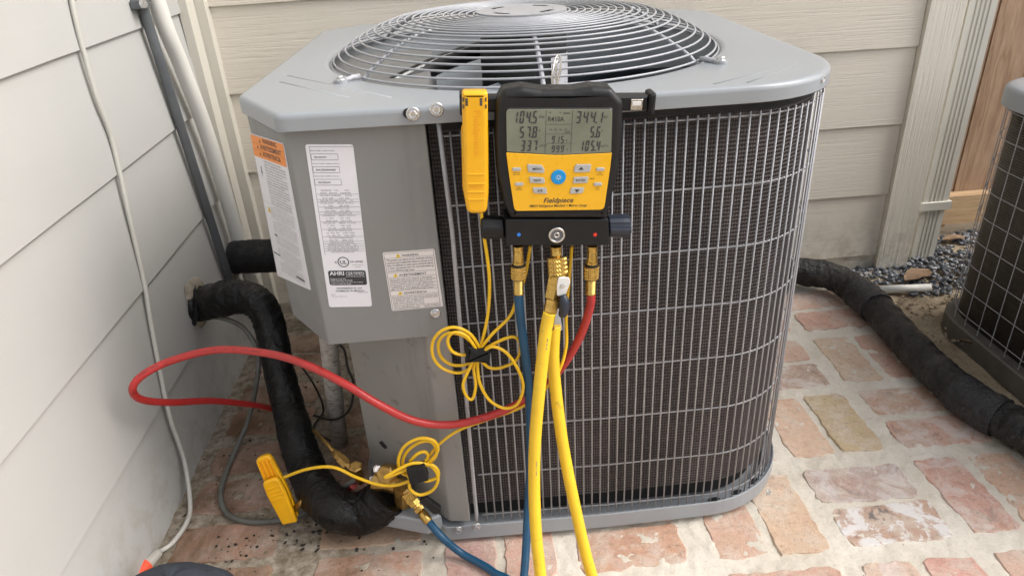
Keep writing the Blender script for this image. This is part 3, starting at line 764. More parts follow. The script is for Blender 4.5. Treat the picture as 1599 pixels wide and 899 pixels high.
m.build('conduit_print', M['white'], U)
# dark floor and inner liner of the coil
m = MB(); m.box(-.20, .50, 1.14, 1.80, .10, .104); m.build('inner_floor', M['dark'], U)

# base pan
pan = shell([(-.115, 1.004)], .999, .600, 1.004, .20, [(.600, 1.86), (-.285, 1.86), (-.285, 1.20), (-.16, 1.066)], [.012, .12, .05, .02, .01])
XY = Fr((0, 0, 0), (1, 0, 0), (0, 1, 0))
m = MB(); n = len(pan); inn = inset(pan[::1], .003) ; fl = inset(pan, .024)
L = [[(a, b, z) for a, b in P] for P, z in ((pan, .018), (pan, .0505), (inset(pan, .0012), .052), (inn, .051), (inn, .046), (fl, .044), (inset(pan, .028), .028))]
V = [p for q in L for p in q]; F = [[j * n + i, j * n + (i + 1) % n, (j + 1) * n + (i + 1) % n, (j + 1) * n + i] for j in range(len(L) - 1) for i in range(n)]
F.append([6 * n + i for i in range(n)]); F.append([i for i in range(n)][::-1])
m.add(V, F, False); bp = m.build('base_pan', M['lid'], U)
for ang_, rr0 in ((-84, .187), (-68, .186), (-52, .186), (-30, .186)):
    q = (.40 + rr0 * math.cos(R(ang_)), 1.204 + rr0 * math.sin(R(ang_)))
    m = MB(); m.prism(Fr((q[0], q[1], 0), (-math.sin(R(ang_)), math.cos(R(ang_)), 0), (-math.cos(R(ang_)), -math.sin(R(ang_)), 0)), [(.013 * math.cos(k * math.pi / 7), .0055 * math.sin(k * math.pi / 7)) for k in range(14)], .0435, .0455); m.build('drain_slot', M['dark'], bp)
for (x, y) in ((0, 1.06), (.5, 1.12), (-.25, 1.3), (.5, 1.75), (-.25, 1.75)):
    m = MB(); m.lathe((x, y, 0), (0, 0, 1), [(0, .022), (.018, .022)], 14); m.build('foot', M['rubber'], bp)
hexscrew((-0.0889, 0.9990, 0.0491), (0, -1, 0), .0055, 'screw', bp); hexscrew((-0.0537, 0.9980, 0.0542), (0, -1, 0), .0058, 'screw', bp)
pz = Vector((0.5299, 1.0238, 0.0450)); hexscrew(pz, (.75, -.65, 0), .005, 'screw', bp)

# coil
PTH = []
def coil_path(off):
    x1, y0 = .588 - off, 1.013 + off; r_ = .185 - off; P = []
    P.append((-.064, y0)); P.append((.2, y0 - .004))
    cx_, cyy = x1 - r_, y0 + r_
    for k in range(17): a = -math.pi / 2 + k / 16 * math.pi / 2; P.append((cx_ + r_ * math.cos(a), cyy + r_ * math.sin(a)))
    P.append((x1, 1.74)); P.append((x1 - .1, 1.85 - off)); P.append((-.24, 1.85 - off)); return P
def along(P, step, start=0, end=None):
    P = [Vector(p) for p in P]; L = [0]
    for a, b in zip(P, P[1:]): L.append(L[-1] + (b - a).length)
    s_ = start; outp = []
    while s_ <= (end or L[-1]):
        for i in range(len(P) - 1):
            if L[i] <= s_ <= L[i + 1]:
                q = P[i].lerp(P[i + 1], (s_ - L[i]) / (L[i + 1] - L[i])); d = (P[i + 1] - P[i]).normalized(); outp.append((s_, q, d)); break
        s_ += step
    return outp
cp = along(coil_path(.015), .012)
m = MB(); V = []; F = []; UVs = []
for s_, q, d in cp:
    for z in (.085, .25, .45, .65, .845): V.append((q.x, q.y, z)); UVs.append((s_, z))
for i in range(len(cp) - 1):
    for j in range(4): q = i * 5 + j; F.append([q, q + 5, q + 6, q + 1])
m.add(V, F); coil = m.build('coil', M['coil'], U, uv=UVs)
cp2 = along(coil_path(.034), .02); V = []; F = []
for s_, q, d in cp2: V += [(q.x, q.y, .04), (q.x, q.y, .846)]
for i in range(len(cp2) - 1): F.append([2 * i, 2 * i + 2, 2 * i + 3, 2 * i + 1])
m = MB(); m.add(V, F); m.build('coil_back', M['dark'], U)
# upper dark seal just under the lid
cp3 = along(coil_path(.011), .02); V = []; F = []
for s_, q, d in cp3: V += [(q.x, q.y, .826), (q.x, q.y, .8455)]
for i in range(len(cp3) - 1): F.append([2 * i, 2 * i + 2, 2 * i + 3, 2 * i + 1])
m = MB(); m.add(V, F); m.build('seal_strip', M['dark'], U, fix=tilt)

# wire grille, each wire its own piece
gr = bpy.data.objects.new('coil_guard', None); COL.objects.link(gr); gr.parent = U; gr.location = (0, 0, 0)
m = MB(); m.tube([(0, 0, .050), (0, 0, .44), (0, 0, .822)], .00155, 8)
wm = bpy.data.meshes.new('guard_wire'); wm.from_pydata([tuple(p) for p in m.v], [], m.f); wm.materials.append(M['wire'])
for p in wm.polygons: p.use_smooth = True
wp = along(coil_path(.0), .0158, .032, 1.32)
for s_, q, d in wp:
    o = inst(wm, 'guard_wire', gr, (q.x - UX, q.y - UY, -.008 * max(0, q.x - .1)), 0)
hp = along(coil_path(.0045), .008, .022, 1.325)
for z in (.815, .707, .602, .497, .389, .277, .166, .064):
    m = MB(); m.tube([(q.x, q.y, z - .008 * max(0, q.x - .1)) for s_, q, d in hp], .0016, 7); m.build('cross_wire', M['wire'], gr)
w0 = (-0.0464, 0.9990, 0.8454); w1 = (-0.0426, 0.9990, 0.6741); w2 = (-0.0486, 0.9990, 0.2961); w3 = (-0.0508, 0.9990, 0.1377); w4 = (-0.0510, 0.9980, 0.0894); w5 = (-0.0525, 0.9965, 0.0709)
m = MB(); m.tube([w0, w1, w2, w3, w4, w5], .0036, 10); m.build('end_wire', M['wire'], gr)

# control box and panels
bx = rpoly([(-.066, 1.006), (-.066, 1.55), (-.345, 1.55), (-.345, 1.12), (-.264, 1.006)], [.002, .0, .0, .008, .008], 4)
m = MB(); m.prism(XY, bx, .486, .853, .003, smooth=False); cbx = m.build('control_box', M['panel'], U)
hexscrew((-0.0835, 1.0060, 0.5282), (0, -1, 0), .006, 'screw', cbx)
m = MB(); lo = rpoly([(-.0655, 1.0075), (-.0655, 1.05), (-.15, 1.30), (-.27, 1.50), (-.27, 1.1724), (-.104, 1.0125)], [.002, 0, 0, 0, .01, .012], 4)
m.prism(XY, lo, .06, .4855, .002); svp = m.build('service_panel', M['dusty_panel'], U)
m = MB(); q0 = Vector((-.104, 1.0125, 0)); d0 = (Vector((-.335, 1.235, 0)) - q0).normalized(); nn = Vector((d0.y, -d0.x, 0)); FS = Fr(q0, d0, (0, 0, 1), (-abs(nn.x), -abs(nn.y), 0))
hl = .115
m.prism(FS, [((0.1764, 0.1623)[0] + .012 * math.cos(k * math.pi / 5) * rnd.uniform(.5, 1.2), (0.1764, 0.1623)[1] + .010 * math.sin(k * math.pi / 5) * rnd.uniform(.5, 1.2)) for k in range(10)], -.0005, .0006); m.build('hole', M['dark'], svp)
m = MB(); m.prism(XY, [(-.245, 1.035), (-.15, 1.0), (-.12, 1.012), (-.17, 1.09), (-.25, 1.11)], .044, .078, .003); m.build('valve_bracket', M['lid'], U)

# ------------------------------------------------------------------ stickers
def sticker(name, fr, quad, mat, parent, rad=.004):
    m = MB(); m.prism(fr, rpoly(quad, rad, 4), -.0001, .0005, 0); return m.build(name, mat, parent)
FP = Fr((0, 1.0058, 0), (1, 0, 0), (0, 0, 1), (0, -1, 0))
def lerp2(a, b, t): return (a[0] + (b[0] - a[0]) * t, a[1] + (b[1] - a[1]) * t)
def quadframe(fr, tl, tr, bl):
    """frame whose axes follow a sticker: origin top left, u to the right, w upward"""
    o = fr(*tl); u = (fr(*tr) - o); d = (fr(*bl) - o); return Fr(o, u, -d, fr.n), u.length, d.length
# long data plate
tl, tr, br_, bl = (-0.2384, 0.8214), (-0.1712, 0.8163), (-0.1828, 0.5508), (-0.2503, 0.5560)
s1 = sticker('data_plate', FP, [tl, tr, br_, bl], M['paper'], cbx)
F1, W1, H1 = quadframe(FP, tl, tr, bl)
tk = MB(); tk.cur = 0
def line(mb, fr, a, b, wd, th=.0005, d=.0007): mb.rect(fr, a, b - th / 2, a + wd, b + th / 2, d)
words = 'AIR COOLED SERIAL NUMBER MODEL NUMERO DE SERIE PRODUCT NUMBER'
tk.text(F1, 'SERIAL NUMBER / NUMERO DE SERIE', .006, -.010, width=W1 * .50, d=.0008)
tk.text(F1, '4821E09274', .010, -.020, width=W1 * .26, d=.0008, bold=.02)
tk.text(F1, 'PRODUCT NUMBER / NUMERO DE PRODUIT', .006, -.029, width=W1 * .58, d=.0008)
tk.text(F1, '24ACB360A0030', .010, -.039, width=W1 * .42, d=.0008, bold=.02)
tk.text(F1, 'MODEL NUMBER / NUMERO DE MODELE', .006, -.048, width=W1 * .54, d=.0008)
tk.text(F1, '24ACB360A', .010, -.058, width=W1 * .28, d=.0008, bold=.02)
for b in (-.014, -.033, -.052):
    for bb in (b, b - .009): line(tk, F1, .006, bb, W1 * .56)
    tk.rect(F1, .006, b - .009, .0064, b, .0007); tk.rect(F1, .006 + W1 * .56, b - .009, .0064 + W1 * .56, b, .0007)
rows = [('METERING    TXV          MFG', .70), ('DEVICE    INDOOR      OUTDOOR', .76), ('FACTORY CHARGED       R-410A', .80), ('   8.15  LBS       3.67  KG', .66), ('INDOOR TXV SUBCOOLING      10 F', .82), ('POWER SUPPLY     208-230  VOLTS AC', .84), ('1   PH      60 HZ', .62),
        ('PERMISSIBLE VOLTAGE AT UNIT', .64), ('253  MAX     197  MIN', .62), ('SUITABLE FOR OUTDOOR USE', .70), ('COMPRESSOR      208/230  VOLTS AC', .84), ('1  PH       60  HZ', .6), ('25.00  RLA    153.0  LRA', .66), ('FAN MOTOR      208/230  VOLTS AC', .84), ('1  PH       60  HZ', .6), ('1/4  HP     1.40  FLA', .6),
        ('DESIGN TEST PRESSURE GAGE', .62), ('HI  450  PSI     3103  KPA', .72), ('LO  250  PSI     1724  KPA', .72), ('MAX DESIGN WORKING PRESSURE', .62), ('700  PSI      4826  KPA', .62), ('OPERATING STATIC PRESSURE', .64), ('MINIMUM CIRCUIT AMPS      33.5', .74), ('MAX FUSE 50   MAX CKT BKR 50  A', .8), ('MAX OVERCURRENT PROTECTIVE DEVICE', .8), ('SCCR 5 KA RMS SYMMETRICAL 600V', .6)]
b = -.070; H1u = H1
step = (H1 * .655 - .070) / len(rows)
for k, (t_, wd) in enumerate(rows):
    tk.text(F1, t_, .008 + (.92 - wd) * W1 * .35, b, width=W1 * wd * .86, d=.0008, em=step * .62)
    if k in (1, 3, 4, 6, 8, 9, 12, 15, 18, 20, 21, 22, 23, 24): line(tk, F1, .006, b - step * .28, W1 * .90, .0004)
    b -= step
line(tk, F1, .005, -.0035, W1 * .93, .0004); tk.rect(F1, .0052, -H1 * .655, .0056, -.0035, .0007)
# UL roundel
cc = (W1 * .47, -H1 * .700); ro = .0088
n = 28
for k in range(n):
    a0, a1 = 2 * math.pi * k / n, 2 * math.pi * (k + 1) / n
    tk.add([F1(cc[0] + r_ * math.cos(a), cc[1] + r_ * math.sin(a), .0008) for r_, a in ((ro, a0), (ro, a1), (ro * .84, a1), (ro * .84, a0))], [[0, 1, 2, 3]], False)
tk.text(F1, 'UL', cc[0], cc[1] - .0036, width=.0105, d=.0008, bold=.03, align='C')
tk.text(F1, 'c', W1 * .28, -H1 * .708, width=.0028, d=.0008, bold=.03); tk.text(F1, 'US LISTED', W1 * .63, -H1 * .704, width=W1 * .29, d=.0008, bold=.03)
tk.text(F1, 'HEATING & COOLING', W1 * .66, -H1 * .722, width=W1 * .26, d=.0008); tk.text(F1, 'EQUIPMENT', W1 * .72, -H1 * .736, width=W1 * .14, d=.0008)
ahr = rpoly([(W1 * .09, -H1 * .755), (W1 * .95, -H1 * .755), (W1 * .95, -H1 * .852), (W1 * .09, -H1 * .852)], .004, 4)
tk.add([F1(a, b, .0008) for a, b in ahr], [list(range(len(ahr)))], False)
tk.text(F1, 'ENGINEERED IN USA', W1 * .53, -H1 * .878, width=W1 * .58, d=.0008, align='C', bold=.01); tk.text(F1, 'ASSEMBLED IN MEXICO', W1 * .53, -H1 * .896, width=W1 * .66, d=.0008, align='C', bold=.01)
tk.text(F1, '336180', W1 * .08, -H1 * .918, width=W1 * .10, d=.0008); tk.text(F1, 'Collierville, TN 38017 U.S.A.', W1 * .08, -H1 * .930, width=W1 * .38, d=.0008)
tk.text(F1, '336180-101 REV', W1 * .70, -H1 * .905, width=W1 * .25, d=.0008)
tk.build('lettering', M['ink'], s1)
tk = MB(); tk.text(F1, 'AHRI', W1 * .12, -H1 * .785, width=W1 * .33, d=.0011, bold=.05, hs=.95); tk.text(F1, 'CERTIFIED', W1 * .49, -H1 * .785, width=W1 * .42, d=.0011, hs=1.25)
tk.text(F1, 'www.ahridirectory.org', W1 * .49, -H1 * .797, width=W1 * .42, d=.0011)
for k, (t_, wd) in enumerate((('Unitary Small AC', .36), ('AHRI Standard 210/240', .50), ('Certification applies only when the complete', .74), ('system is listed with AHRI', .46))): tk.text(F1, t_, W1 * .12, -H1 * (.813 + .0115 * k), width=W1 * wd, d=.0011)
tk.build('light_lettering', M['paper'], s1)
# warning sticker
tl, tr, br_, bl = (-0.1534, 0.6437), (-0.0733, 0.6432), (-0.0697, 0.5401), (-0.1525, 0.5396)
s2 = sticker('warning_label', FP, [tl, tr, br_, bl], M['paper_pink'], cbx, .003)
F2, W2, H2 = quadframe(FP, tl, tr, bl); F2.w = (F2.w)
tk = MB(); ty = MB()
def tri(mb, fr, a, b, s_, d=.0009): mb.add([fr(a - s_ * .58, b, d), fr(a + s_ * .58, b, d), fr(a, b + s_, d)], [[0, 1, 2]], False)
for e in ((.02, .02, .98, .02), (.02, .98, .98, .98)):
    tk.rect(F2, W2 * e[0], -H2 * e[1] - .0002, W2 * e[2], -H2 * e[1] + .0003, .0007)
tk.rect(F2, W2 * .02, -H2 * .98, W2 * .02 + .0005, -H2 * .02, .0007); tk.rect(F2, W2 * .98 - .0005, -H2 * .98, W2 * .98, -H2 * .02, .0007)
para = [['This product can expose you to chemicals including', 'Lead and Lead components which are known to the', 'State of California to cause cancer and birth defects', 'or other reproductive harm. For more information go', 'to www.P65Warnings.ca.gov'],
        ['Ce produit peut vous exposer a des agents', 'chimiques y compris du plomb et des composes de', 'plomb reconnus par l\'Etat de la Californie comme', 'pouvant causer le cancer et des malformations', 'congenitales ou autres troubles de l\'appareil', 'reproducteur. Pour plus de renseignements', 'aller au site www.P65Warnings.ca.gov'],
        ['Este producto puede exponerle a quimicos que', 'incluyen plomb y sus compuestos que', 'el Estado de California', 'sabe que causan cancer y', 'defectos de nacimiento u otros', 'danos reproductivos. Para mas informacion', 'visite www.P65Warnings.ca.gov']]
hb = [.02, .345, .655, .98]; heads = ['WARNING', 'AVERTISSEMENT', 'ADVERTENCIA']
for k in range(3):
    y0 = -H2 * hb[k]; hh = .0088
    if k: tk.rect(F2, W2 * .02, y0 - .0002, W2 * .98, y0 + .0002, .0007)
    tk.rect(F2, W2 * .02, y0 - hh - .0002, W2 * .98, y0 - hh + .0002, .0007)
    wd = [.32, .54, .46][k]
    tk.text(F2, heads[k], W2 * .52, y0 - hh * .78, width=W2 * wd, d=.0008, bold=.02, align='C'); 
    ax2 = W2 * (.52 - wd / 2 - .07); tri(ty, F2, ax2, y0 - hh * .85, .0066); tk.text(F2, '!', ax2, y0 - hh * .75, size=.0055, d=.0012, bold=.03, align='C')
    n = len(para[k]); avail = H2 * (hb[k + 1] - hb[k]) - hh - .002
    for i, t_ in enumerate(para[k]):
        wd = .90 if i < n - 1 else .52
        if k == 2 and 2 <= i <= 4: wd = .62
        if k == 1 and i % 2 == 0: wd = .84
        tk.text(F2, t_, W2 * .05, y0 - hh - .0018 - (i + .6) * avail / n, width=W2 * wd, d=.0008, em=avail / n * .95, bold=.02)
tk.text(F2, '336993-101 REV D', W2 * .66, -H2 * .965, width=W2 * .3, d=.0008)
tk.build('lettering', M['ink'], s2); ty.build('warning_triangles', M['yellow_ink'], s2)
# orange headed label on the chamfer
FCo = Vector((-.264, 1.006, 0)); dC = Vector((-.081, .114, 0)).normalized(); FC = Fr(FCo, -dC, (0, 0, 1), (-dC.y, dC.x, 0))
FC = Fr(FCo + FC.n * .0002, -dC, (0, 0, 1), FC.n)
def neg(p): return (-p[0], p[1])
tl, tr, br_, bl = neg((0.1425, 0.8132)), neg((0.0108, 0.8225)), neg((0.0253, 0.5780)), neg((0.1709, 0.5521))
s3 = sticker('danger_label', FC, [tl, tr, br_, bl], M['paper'], cbx, .003)
F3, W3, H3 = quadframe(FC, tl, tr, bl); F3.w = (F3.w)
to = MB(); to.rect(F3, .0012, -.0015 - H3 * .135, W3 - .0012, -.0015, .0008); to.build('orange_header', M['orange_ink'], s3)
tk = MB(); ty = MB()
for k, t_ in enumerate(('WARNING', 'AVERTISSEMENT', 'ADVERTENCIA')):
    b = -.0095 - H3 * .042 * k; wd = (.42, .62, .54)[k]; tk.text(F3, t_, W3 * .58, b - .001, width=W3 * wd, d=.001, bold=.03, align='C'); tri(tk, F3, W3 * (.52 - wd / 2 - .02), b - .001, .0055, .001)
    if k: tk.rect(F3, .002, b + .0068, W3 - .002, b + .0071, .001)
import itertools
sent = ['Electrical shock hazard. Can cause personal injury', 'and or equipment damage', 'Failure to follow this warning could result', 'Before installing or servicing system always', 'turn off main power to system and install', 'lockout tag. There may be more than one', 'disconnect switch. Turn off accessory heater', 'power switch if applicable', 'RISQUE DE DECHARGE ELECTRIQUE', 'Couper le courant avant installation ou entretien', 'peut provoquer des blessures ou la mort', 'RIESGO DE DESCARGA ELECTRICA', 'Corte el suministro electrico antes de instalar']
it = itertools.cycle(sent); k = 0; b = -H3 * .16
big = H3 * .27 / 15; small = H3 * .0118
while b > -H3 * .44: tk.text(F3, next(it), W3 * .30, b, width=W3 * (.62 if k % 4 else .5), d=.0008, em=big * .74, bold=.005); b -= big; k += 1
line(tk, F3, .002, b + .003, W3 * .95, .0003); b -= .001
for sec in range(5):
    for i in range(8 if sec != 2 else 7):
        if b < -H3 * .93: break
        wd = .72 if i else .44; tk.text(F3, next(it), W3 * .58, b, width=W3 * wd, d=.0008, em=small * .62, align='C'); b -= small
    b -= .0018
tk.rect(F3, W3 * .04, -H3 * .815, W3 * .26, -H3 * .805, .0008); tk.rect(F3, W3 * .70, -H3 * .905, W3 * .95, -H3 * .893, .0008); tk.rect(F3, W3 * .2, -H3 * .665, W3 * .29, -H3 * .653, .0008)
tk.rect(F3, .0018, -H3 * .95, .0022, -H3 * .15, .0007)
# lightning mark
tk.add([F3(W3 * .16 + a, -H3 * .235 + b_, .0008) for a, b_ in ((0, .010), (.0028, .010), (.001, .001), (.004, .001), (-.001, -.012), (.001, -.002), (-.002, -.002))], [[0, 1, 2, 3, 4, 5, 6]], False)
tri(ty, F3, W3 * .17, -H3 * .505, .011); tk.text(F3, '!', W3 * .17, -H3 * .50, size=.008, d=.0012, bold=.03, align='C')
tk.build('lettering', M['ink'], s3); ty.build('warning_triangle', M['yellow_ink'], s3)

# ================================================================== SECOND UNIT
U2 = thing('condenser_unit', (1.72, 1.3, 0), 'smaller brown grey outdoor air conditioner with square wire grid, at the right edge', 'air conditioner', 'outdoor air conditioners')
o2 = rpoly([(1.287, .80), (2.15, .80), (2.15, 1.735), (1.287, 1.735)], .16, 14)
m = MB(); n = len(o2)
L = [[(a, b, z) for a, b in P] for P, z in ((inset(o2, -.0) , .612), (o2, .648), (inset(o2, .003), .656), (inset(o2, .012), .661), (inset(o2, .03), .6625))]
V = [p for q in L for p in q]; F = [[j * n + i, j * n + (i + 1) % n, (j + 1) * n + (i + 1) % n, (j + 1) * n + i] for j in range(4) for i in range(n)]; F.append([4 * n + i for i in range(n)])
m.add(V, F); m.build('lid', M['lid'], U2)
m = MB(); m.prism(XY, inset(o2, .03), .03, .615, 0, smooth=True)
UVs = []
per = 0; q = inset(o2, .03); arcs = [0]
for i in range(1, len(q)): arcs.append(arcs[-1] + (Vector(q[i]) - Vector(q[i - 1])).length)
for z in (.03, .615): UVs += [(a, z) for a in arcs]
cm = M['coil'].copy(); cm.name = 'brown_coil_fins'
for nd_ in cm.node_tree.nodes:
    if nd_.type == 'VALTORGB' and abs(nd_.color_ramp.elements[0].position - .35) < 1e-3 and nd_.color_ramp.elements[0].color[0] < .04:
        nd_.color_ramp.elements[0].color = (.075, .060, .045, 1); nd_.color_ramp.elements[1].color = (.12, .098, .072, 1)
m.build('coil', cm, U2, uv=UVs)
m = MB(); m.prism(XY, inset(o2, -.003), -.03, .028, .004); m.build('base_pan', M['dirty_pan'], U2)
g2 = bpy.data.objects.new('coil_guard', None); COL.objects.link(g2); g2.parent = U2
m = MB(); m.tube([(0, 0, .035), (0, 0, .625)], .0013, 7); wm2 = bpy.data.meshes.new('guard_wire'); wm2.from_pydata([tuple(p) for p in m.v], [], m.f); wm2.materials.append(M['wire'])
o2s = [(1.292, .80), (1.292, 1.575)] + [(1.292 + .155 - .155 * math.cos(k / 14 * math.pi / 2), 1.575 + .155 * math.sin(k / 14 * math.pi / 2)) for k in range(1, 15)] + [(2.0, 1.73)]
for s_, q, d in along(o2s, .052, .4): inst(wm2, 'guard_wire', g2, (q.x - 1.72, q.y - 1.3, 0))
for k in range(9):
    z = .06 + k * .068; m = MB(); m.tube([(q.x + .003, q.y, z) for s_, q, d in along(o2s, .012, .3)], .0012, 7); m.build('cross_wire', M['wire'], g2)

# ================================================================== LINES ON THE GROUND AND WALL
def wrinkled(r, seed, amp=.06, fr_=30, ring=0):
    def f(t, th):
        return r * (1 + amp * noise.noise(Vector((math.cos(th) * 1.3 + seed, math.sin(th) * 1.3, t * fr_))) + amp * .5 * noise.noise(Vector((math.cos(th) * 4, math.sin(th) * 4 + seed, t * fr_ * 3))) + ring * math.sin(t * fr_ * 6 + 1.5 * math.sin(th + seed)))
    return f
ls = thing('line_set', (1.0852, 1.5351, 0.0400), 'thick black insulated pipe lying on the bricks towards the unit on the right', 'pipe')
cr = catmull([(.45, 1.945, .075), (.8, 1.95, .065), (0.9928, 1.9033, 0.0580), (1.0637, 1.8593, 0.0560), (1.0890, 1.7711, 0.0560), (1.0962, 1.6581, 0.0540), (1.0870, 1.5059, 0.0520), (1.0797, 1.3590, 0.0520), (1.0920, 1.2313, 0.0500), (1.1234, 1.1485, 0.0500), (1.1466, 1.0655, 0.0500), (1.17, .85, .045), (1.2, .6, .04)], 14)
m = MB(); m.tube(cr, wrinkled(.0425, 3, .12, 75), 30); m.build('pipe_insulation', M['foam'], ls)
def nearest(P, q): return min(range(len(P)), key=lambda i: (P[i] - Vector(q)).length)
for q, ln, r_ in (((1.0900, 1.7098, 0.0550), 7, .047), ((1.0940, 1.2119, 0.0500), 8, .0475)):
    i = nearest(cr, q); seg = [p for p in cr[max(0, i - ln):i + ln]]
    m = MB(); m.tube(seg, wrinkled(r_, 8, .045, 6), 26); m.build('tape_wrap', M['tape'], ls)
hl = thing('line_set', (-0.6377, 1.8000, 0.2847), 'black insulated pipe stub behind the control box, beside the cream pipe', 'pipe')
m = MB(); m.tube(catmull([(-0.6788, 1.8100, 0.2992), (-0.6164, 1.8000, 0.3023), (-0.5477, 1.8000, 0.2982), (-.40, 1.9, .24), (-.2, 1.945, .12), (.2, 1.945, .09), (.46, 1.945, .075)], 8), wrinkled(.0455, 5, .04, 30), 26); m.build('pipe_insulation', M['foam_dark'], hl)
sl_ = thing('line_set', (-0.4829, 1.3800, 0.1786), 'thick black taped suction line curving down from the left wall to the brass valves', 'pipe')
cs = catmull([(-0.7150, 1.5351, 0.3069), (-0.6800, 1.5451, 0.3016), (-0.6104, 1.5000, 0.3340), (-0.5560, 1.4850, 0.3405), (-0.5163, 1.4600, 0.3269), (-0.4966, 1.4300, 0.2844), (-0.4856, 1.3850, 0.2198), (-0.4676, 1.3300, 0.1594), (-0.4348, 1.2400, 0.1198), (-0.4104, 1.1850, 0.0790), (-0.3725, 1.1085, 0.0750), (-0.3252, 1.0562, 0.0720), (-0.2801, 1.0550, 0.0606), (-0.2423, 1.0520, 0.0830), (-0.2224, 1.0550, 0.1013)], 12)
m = MB(); wf = wrinkled(.0425, 11, .07, 60, .016); m.tube(cs, lambda t, a_: wf(t, a_) * (1 - .20 * math.exp(-((t - .42) / .22) ** 2)), 36); m.build('pipe_insulation', M['wrap'], sl_)
m = MB(); m.tube(cs[2:6], wrinkled(.053, 15, .16, 14), 24); m.build('torn_end', M['foam_dark'], sl_)
gl = catmull([(-0.7000, 1.5486, 0.2638), (-0.6301, 1.5000, 0.2836), (-0.5694, 1.4600, 0.2734), (-0.5371, 1.4200, 0.2284), (-0.5478, 1.3900, 0.1602), (-0.5943, 1.3932, 0.0500), (-0.6184, 1.3148, 0.0120), (-0.6146, 1.2127, 0.0100), (-0.5862, 1.1467, 0.0100), (-0.5401, 1.1140, 0.0100), (-0.4853, 1.1054, 0.0100), (-0.4334, 1.1112, 0.0120), (-0.3922, 1.1269, 0.0200), (-0.2838, 1.1000, 0.1119)], 8)
m = MB(); m.tube(gl, .0058, 10); tag(m.build('copper_line', M['grey_cable']), 'thin weathered grey line looping over the bricks beside the yellow clamp', 'pipe')
m = MB(); m.tube([(-0.3736, 1.3429, 0.0020), (-0.3586, 1.3350, 0.1796), (-0.3440, 1.3200, 0.3069), (-0.3343, 1.3100, 0.4063)], .0195, 20); tag(m.build('drain_conduit', M['stained']), 'stained whitish upright conduit between the black line and the unit', 'pipe')
m = MB(); m.tube(catmull([(-0.2988, 1.2200, 0.3530), (-0.2912, 1.2200, 0.3370), (-0.2916, 1.2200, 0.2950), (-0.2864, 1.2200, 0.2545), (-0.3059, 1.2200, 0.1906), (-0.3656, 1.3000, 0.1082), (-0.4242, 1.3600, 0.0803)], 8), .0028, 8); tag(m.build('control_wire', M['black_wire']), 'thin black wire hanging beside the stained conduit', 'wire', 'thin black control wires')
m = MB(); m.tube(catmull([(-0.4635, 1.4500, 0.1831), (-0.4263, 1.4200, 0.1258), (-0.4285, 1.4581, 0.0200), (-0.4462, 1.4075, 0.0060), (-0.3903, 1.3474, 0.0060)], 8), .0025, 8); tag(m.build('control_wire', M['black_wire']), 'thin black wire lying on the ground behind the thick black line', 'wire', 'thin black control wires')
m = MB(); m.tube([(1.2143, 1.8507, 0.0020), (1.3686, 1.8365, 0.0020)], .0125, 16); tag(m.build('pvc_pipe', M['pvc']), 'short white plastic pipe lying below the corner board', 'pipe')
# leaves
def leaf(p, ln, wd, rot, seed, label):
    r = random.Random(seed); V = []; F = []; n = 8; fr_ = Matrix.Rotation(rot, 3, 'Z')
    for i in range(n + 1):
        t = i / n; wv = wd * math.sin(math.pi * t) ** .7; z = .006 * math.sin(t * 4) + .004
        for s_ in (-1, 0, 1): V.append(Vector(p) + fr_ @ Vector((ln * (t - .5), s_ * wv * (1 + r.uniform(-.15, .15)), z + (.006 if s_ else 0))))
    for i in range(n):
        for j in range(2): q = i * 3 + j; F.append([q, q + 1, q + 4, q + 3])
    V2 = [v - Vector((0, 0, .0007)) for v in V]; k = len(V); m = MB(); m.add(V + V2, F + [[k + i for i in f[::-1]] for f in F]); return tag(m.build('dead_leaf', M['leaf']), label, 'leaf', 'dead leaves on the ground')
leaf((1.3741, 1.9138, 0.0000), .14, .03, .5, 1, 'curled brown leaf under the downspout end')
leaf((1.6451, 2.1470, 0.0000), .10, .018, .2, 2, 'brown leaf strip on the gravel below the fence rail')
leaf((1.3014, 1.5002, 0.0000), .10, .006, -.9, 3, 'thin dry brown leaf against the right unit base')

# ================================================================== BRASS VALVES
def fitting(mb, p, ax, prof, n=6): mb.lathe(p, ax, prof, n)
sv = bpy.data.objects.new('service_valve', None); COL.objects.link(sv); sv.parent = U; sv.location = Vector((-0.2333, 1.1000, 0.1058)) - Vector((UX, UY, 0))
V0 = Vector((-0.2830, 1.1000, 0.1169)); V1 = Vector((-0.1919, 1.0450, 0.1190)); V2 = Vector((-0.2147, 1.0600, 0.1522))
m = MB(); m.lathe(V0, (0, -.25, 1), [(-.02, .010), (.0, .011), (.014, .011), (.015, .014), (.032, .014), (.034, .011)], 6)
m.tube([V0 + Vector((0, 0, .0)), V0 + Vector((-.028, .02, .022)), V0 + Vector((-.05, .038, .035))], .008, 12)
m.lathe(V0 + Vector((-.022, .016, .017)), (-.028, .02, .022), [(0, .011), (.02, .011), (.022, .009), (.03, .009)], 6)
m.tube([V0 + Vector((-.04, .03, .03)), Vector((-0.3474, 1.1600, 0.1527)), Vector((-0.3880, 1.2200, 0.1450))], .0045, 10)
m.build('liquid_valve', M['old_brass'], sv)
m = MB(); m.lathe(V1, (.05, .0, 1), [(-.035, .017), (.0, .018), (.014, .018)], 8); m.lathe(V1 + Vector((0, .01, .0)), (-1, .2, .3), [(0, .018), (.035, .018), (.05, .024), (.058, .024)], 12)
m.build('suction_valve', M['old_brass'], sv)
m = MB(); m.lathe(V2, (-.35, -.8, .45), [(-.02, .015), (-.005, .0195), (.014, .0195), (.017, .017)], 6); m.build('valve_cap', M['old_brass'], sv)
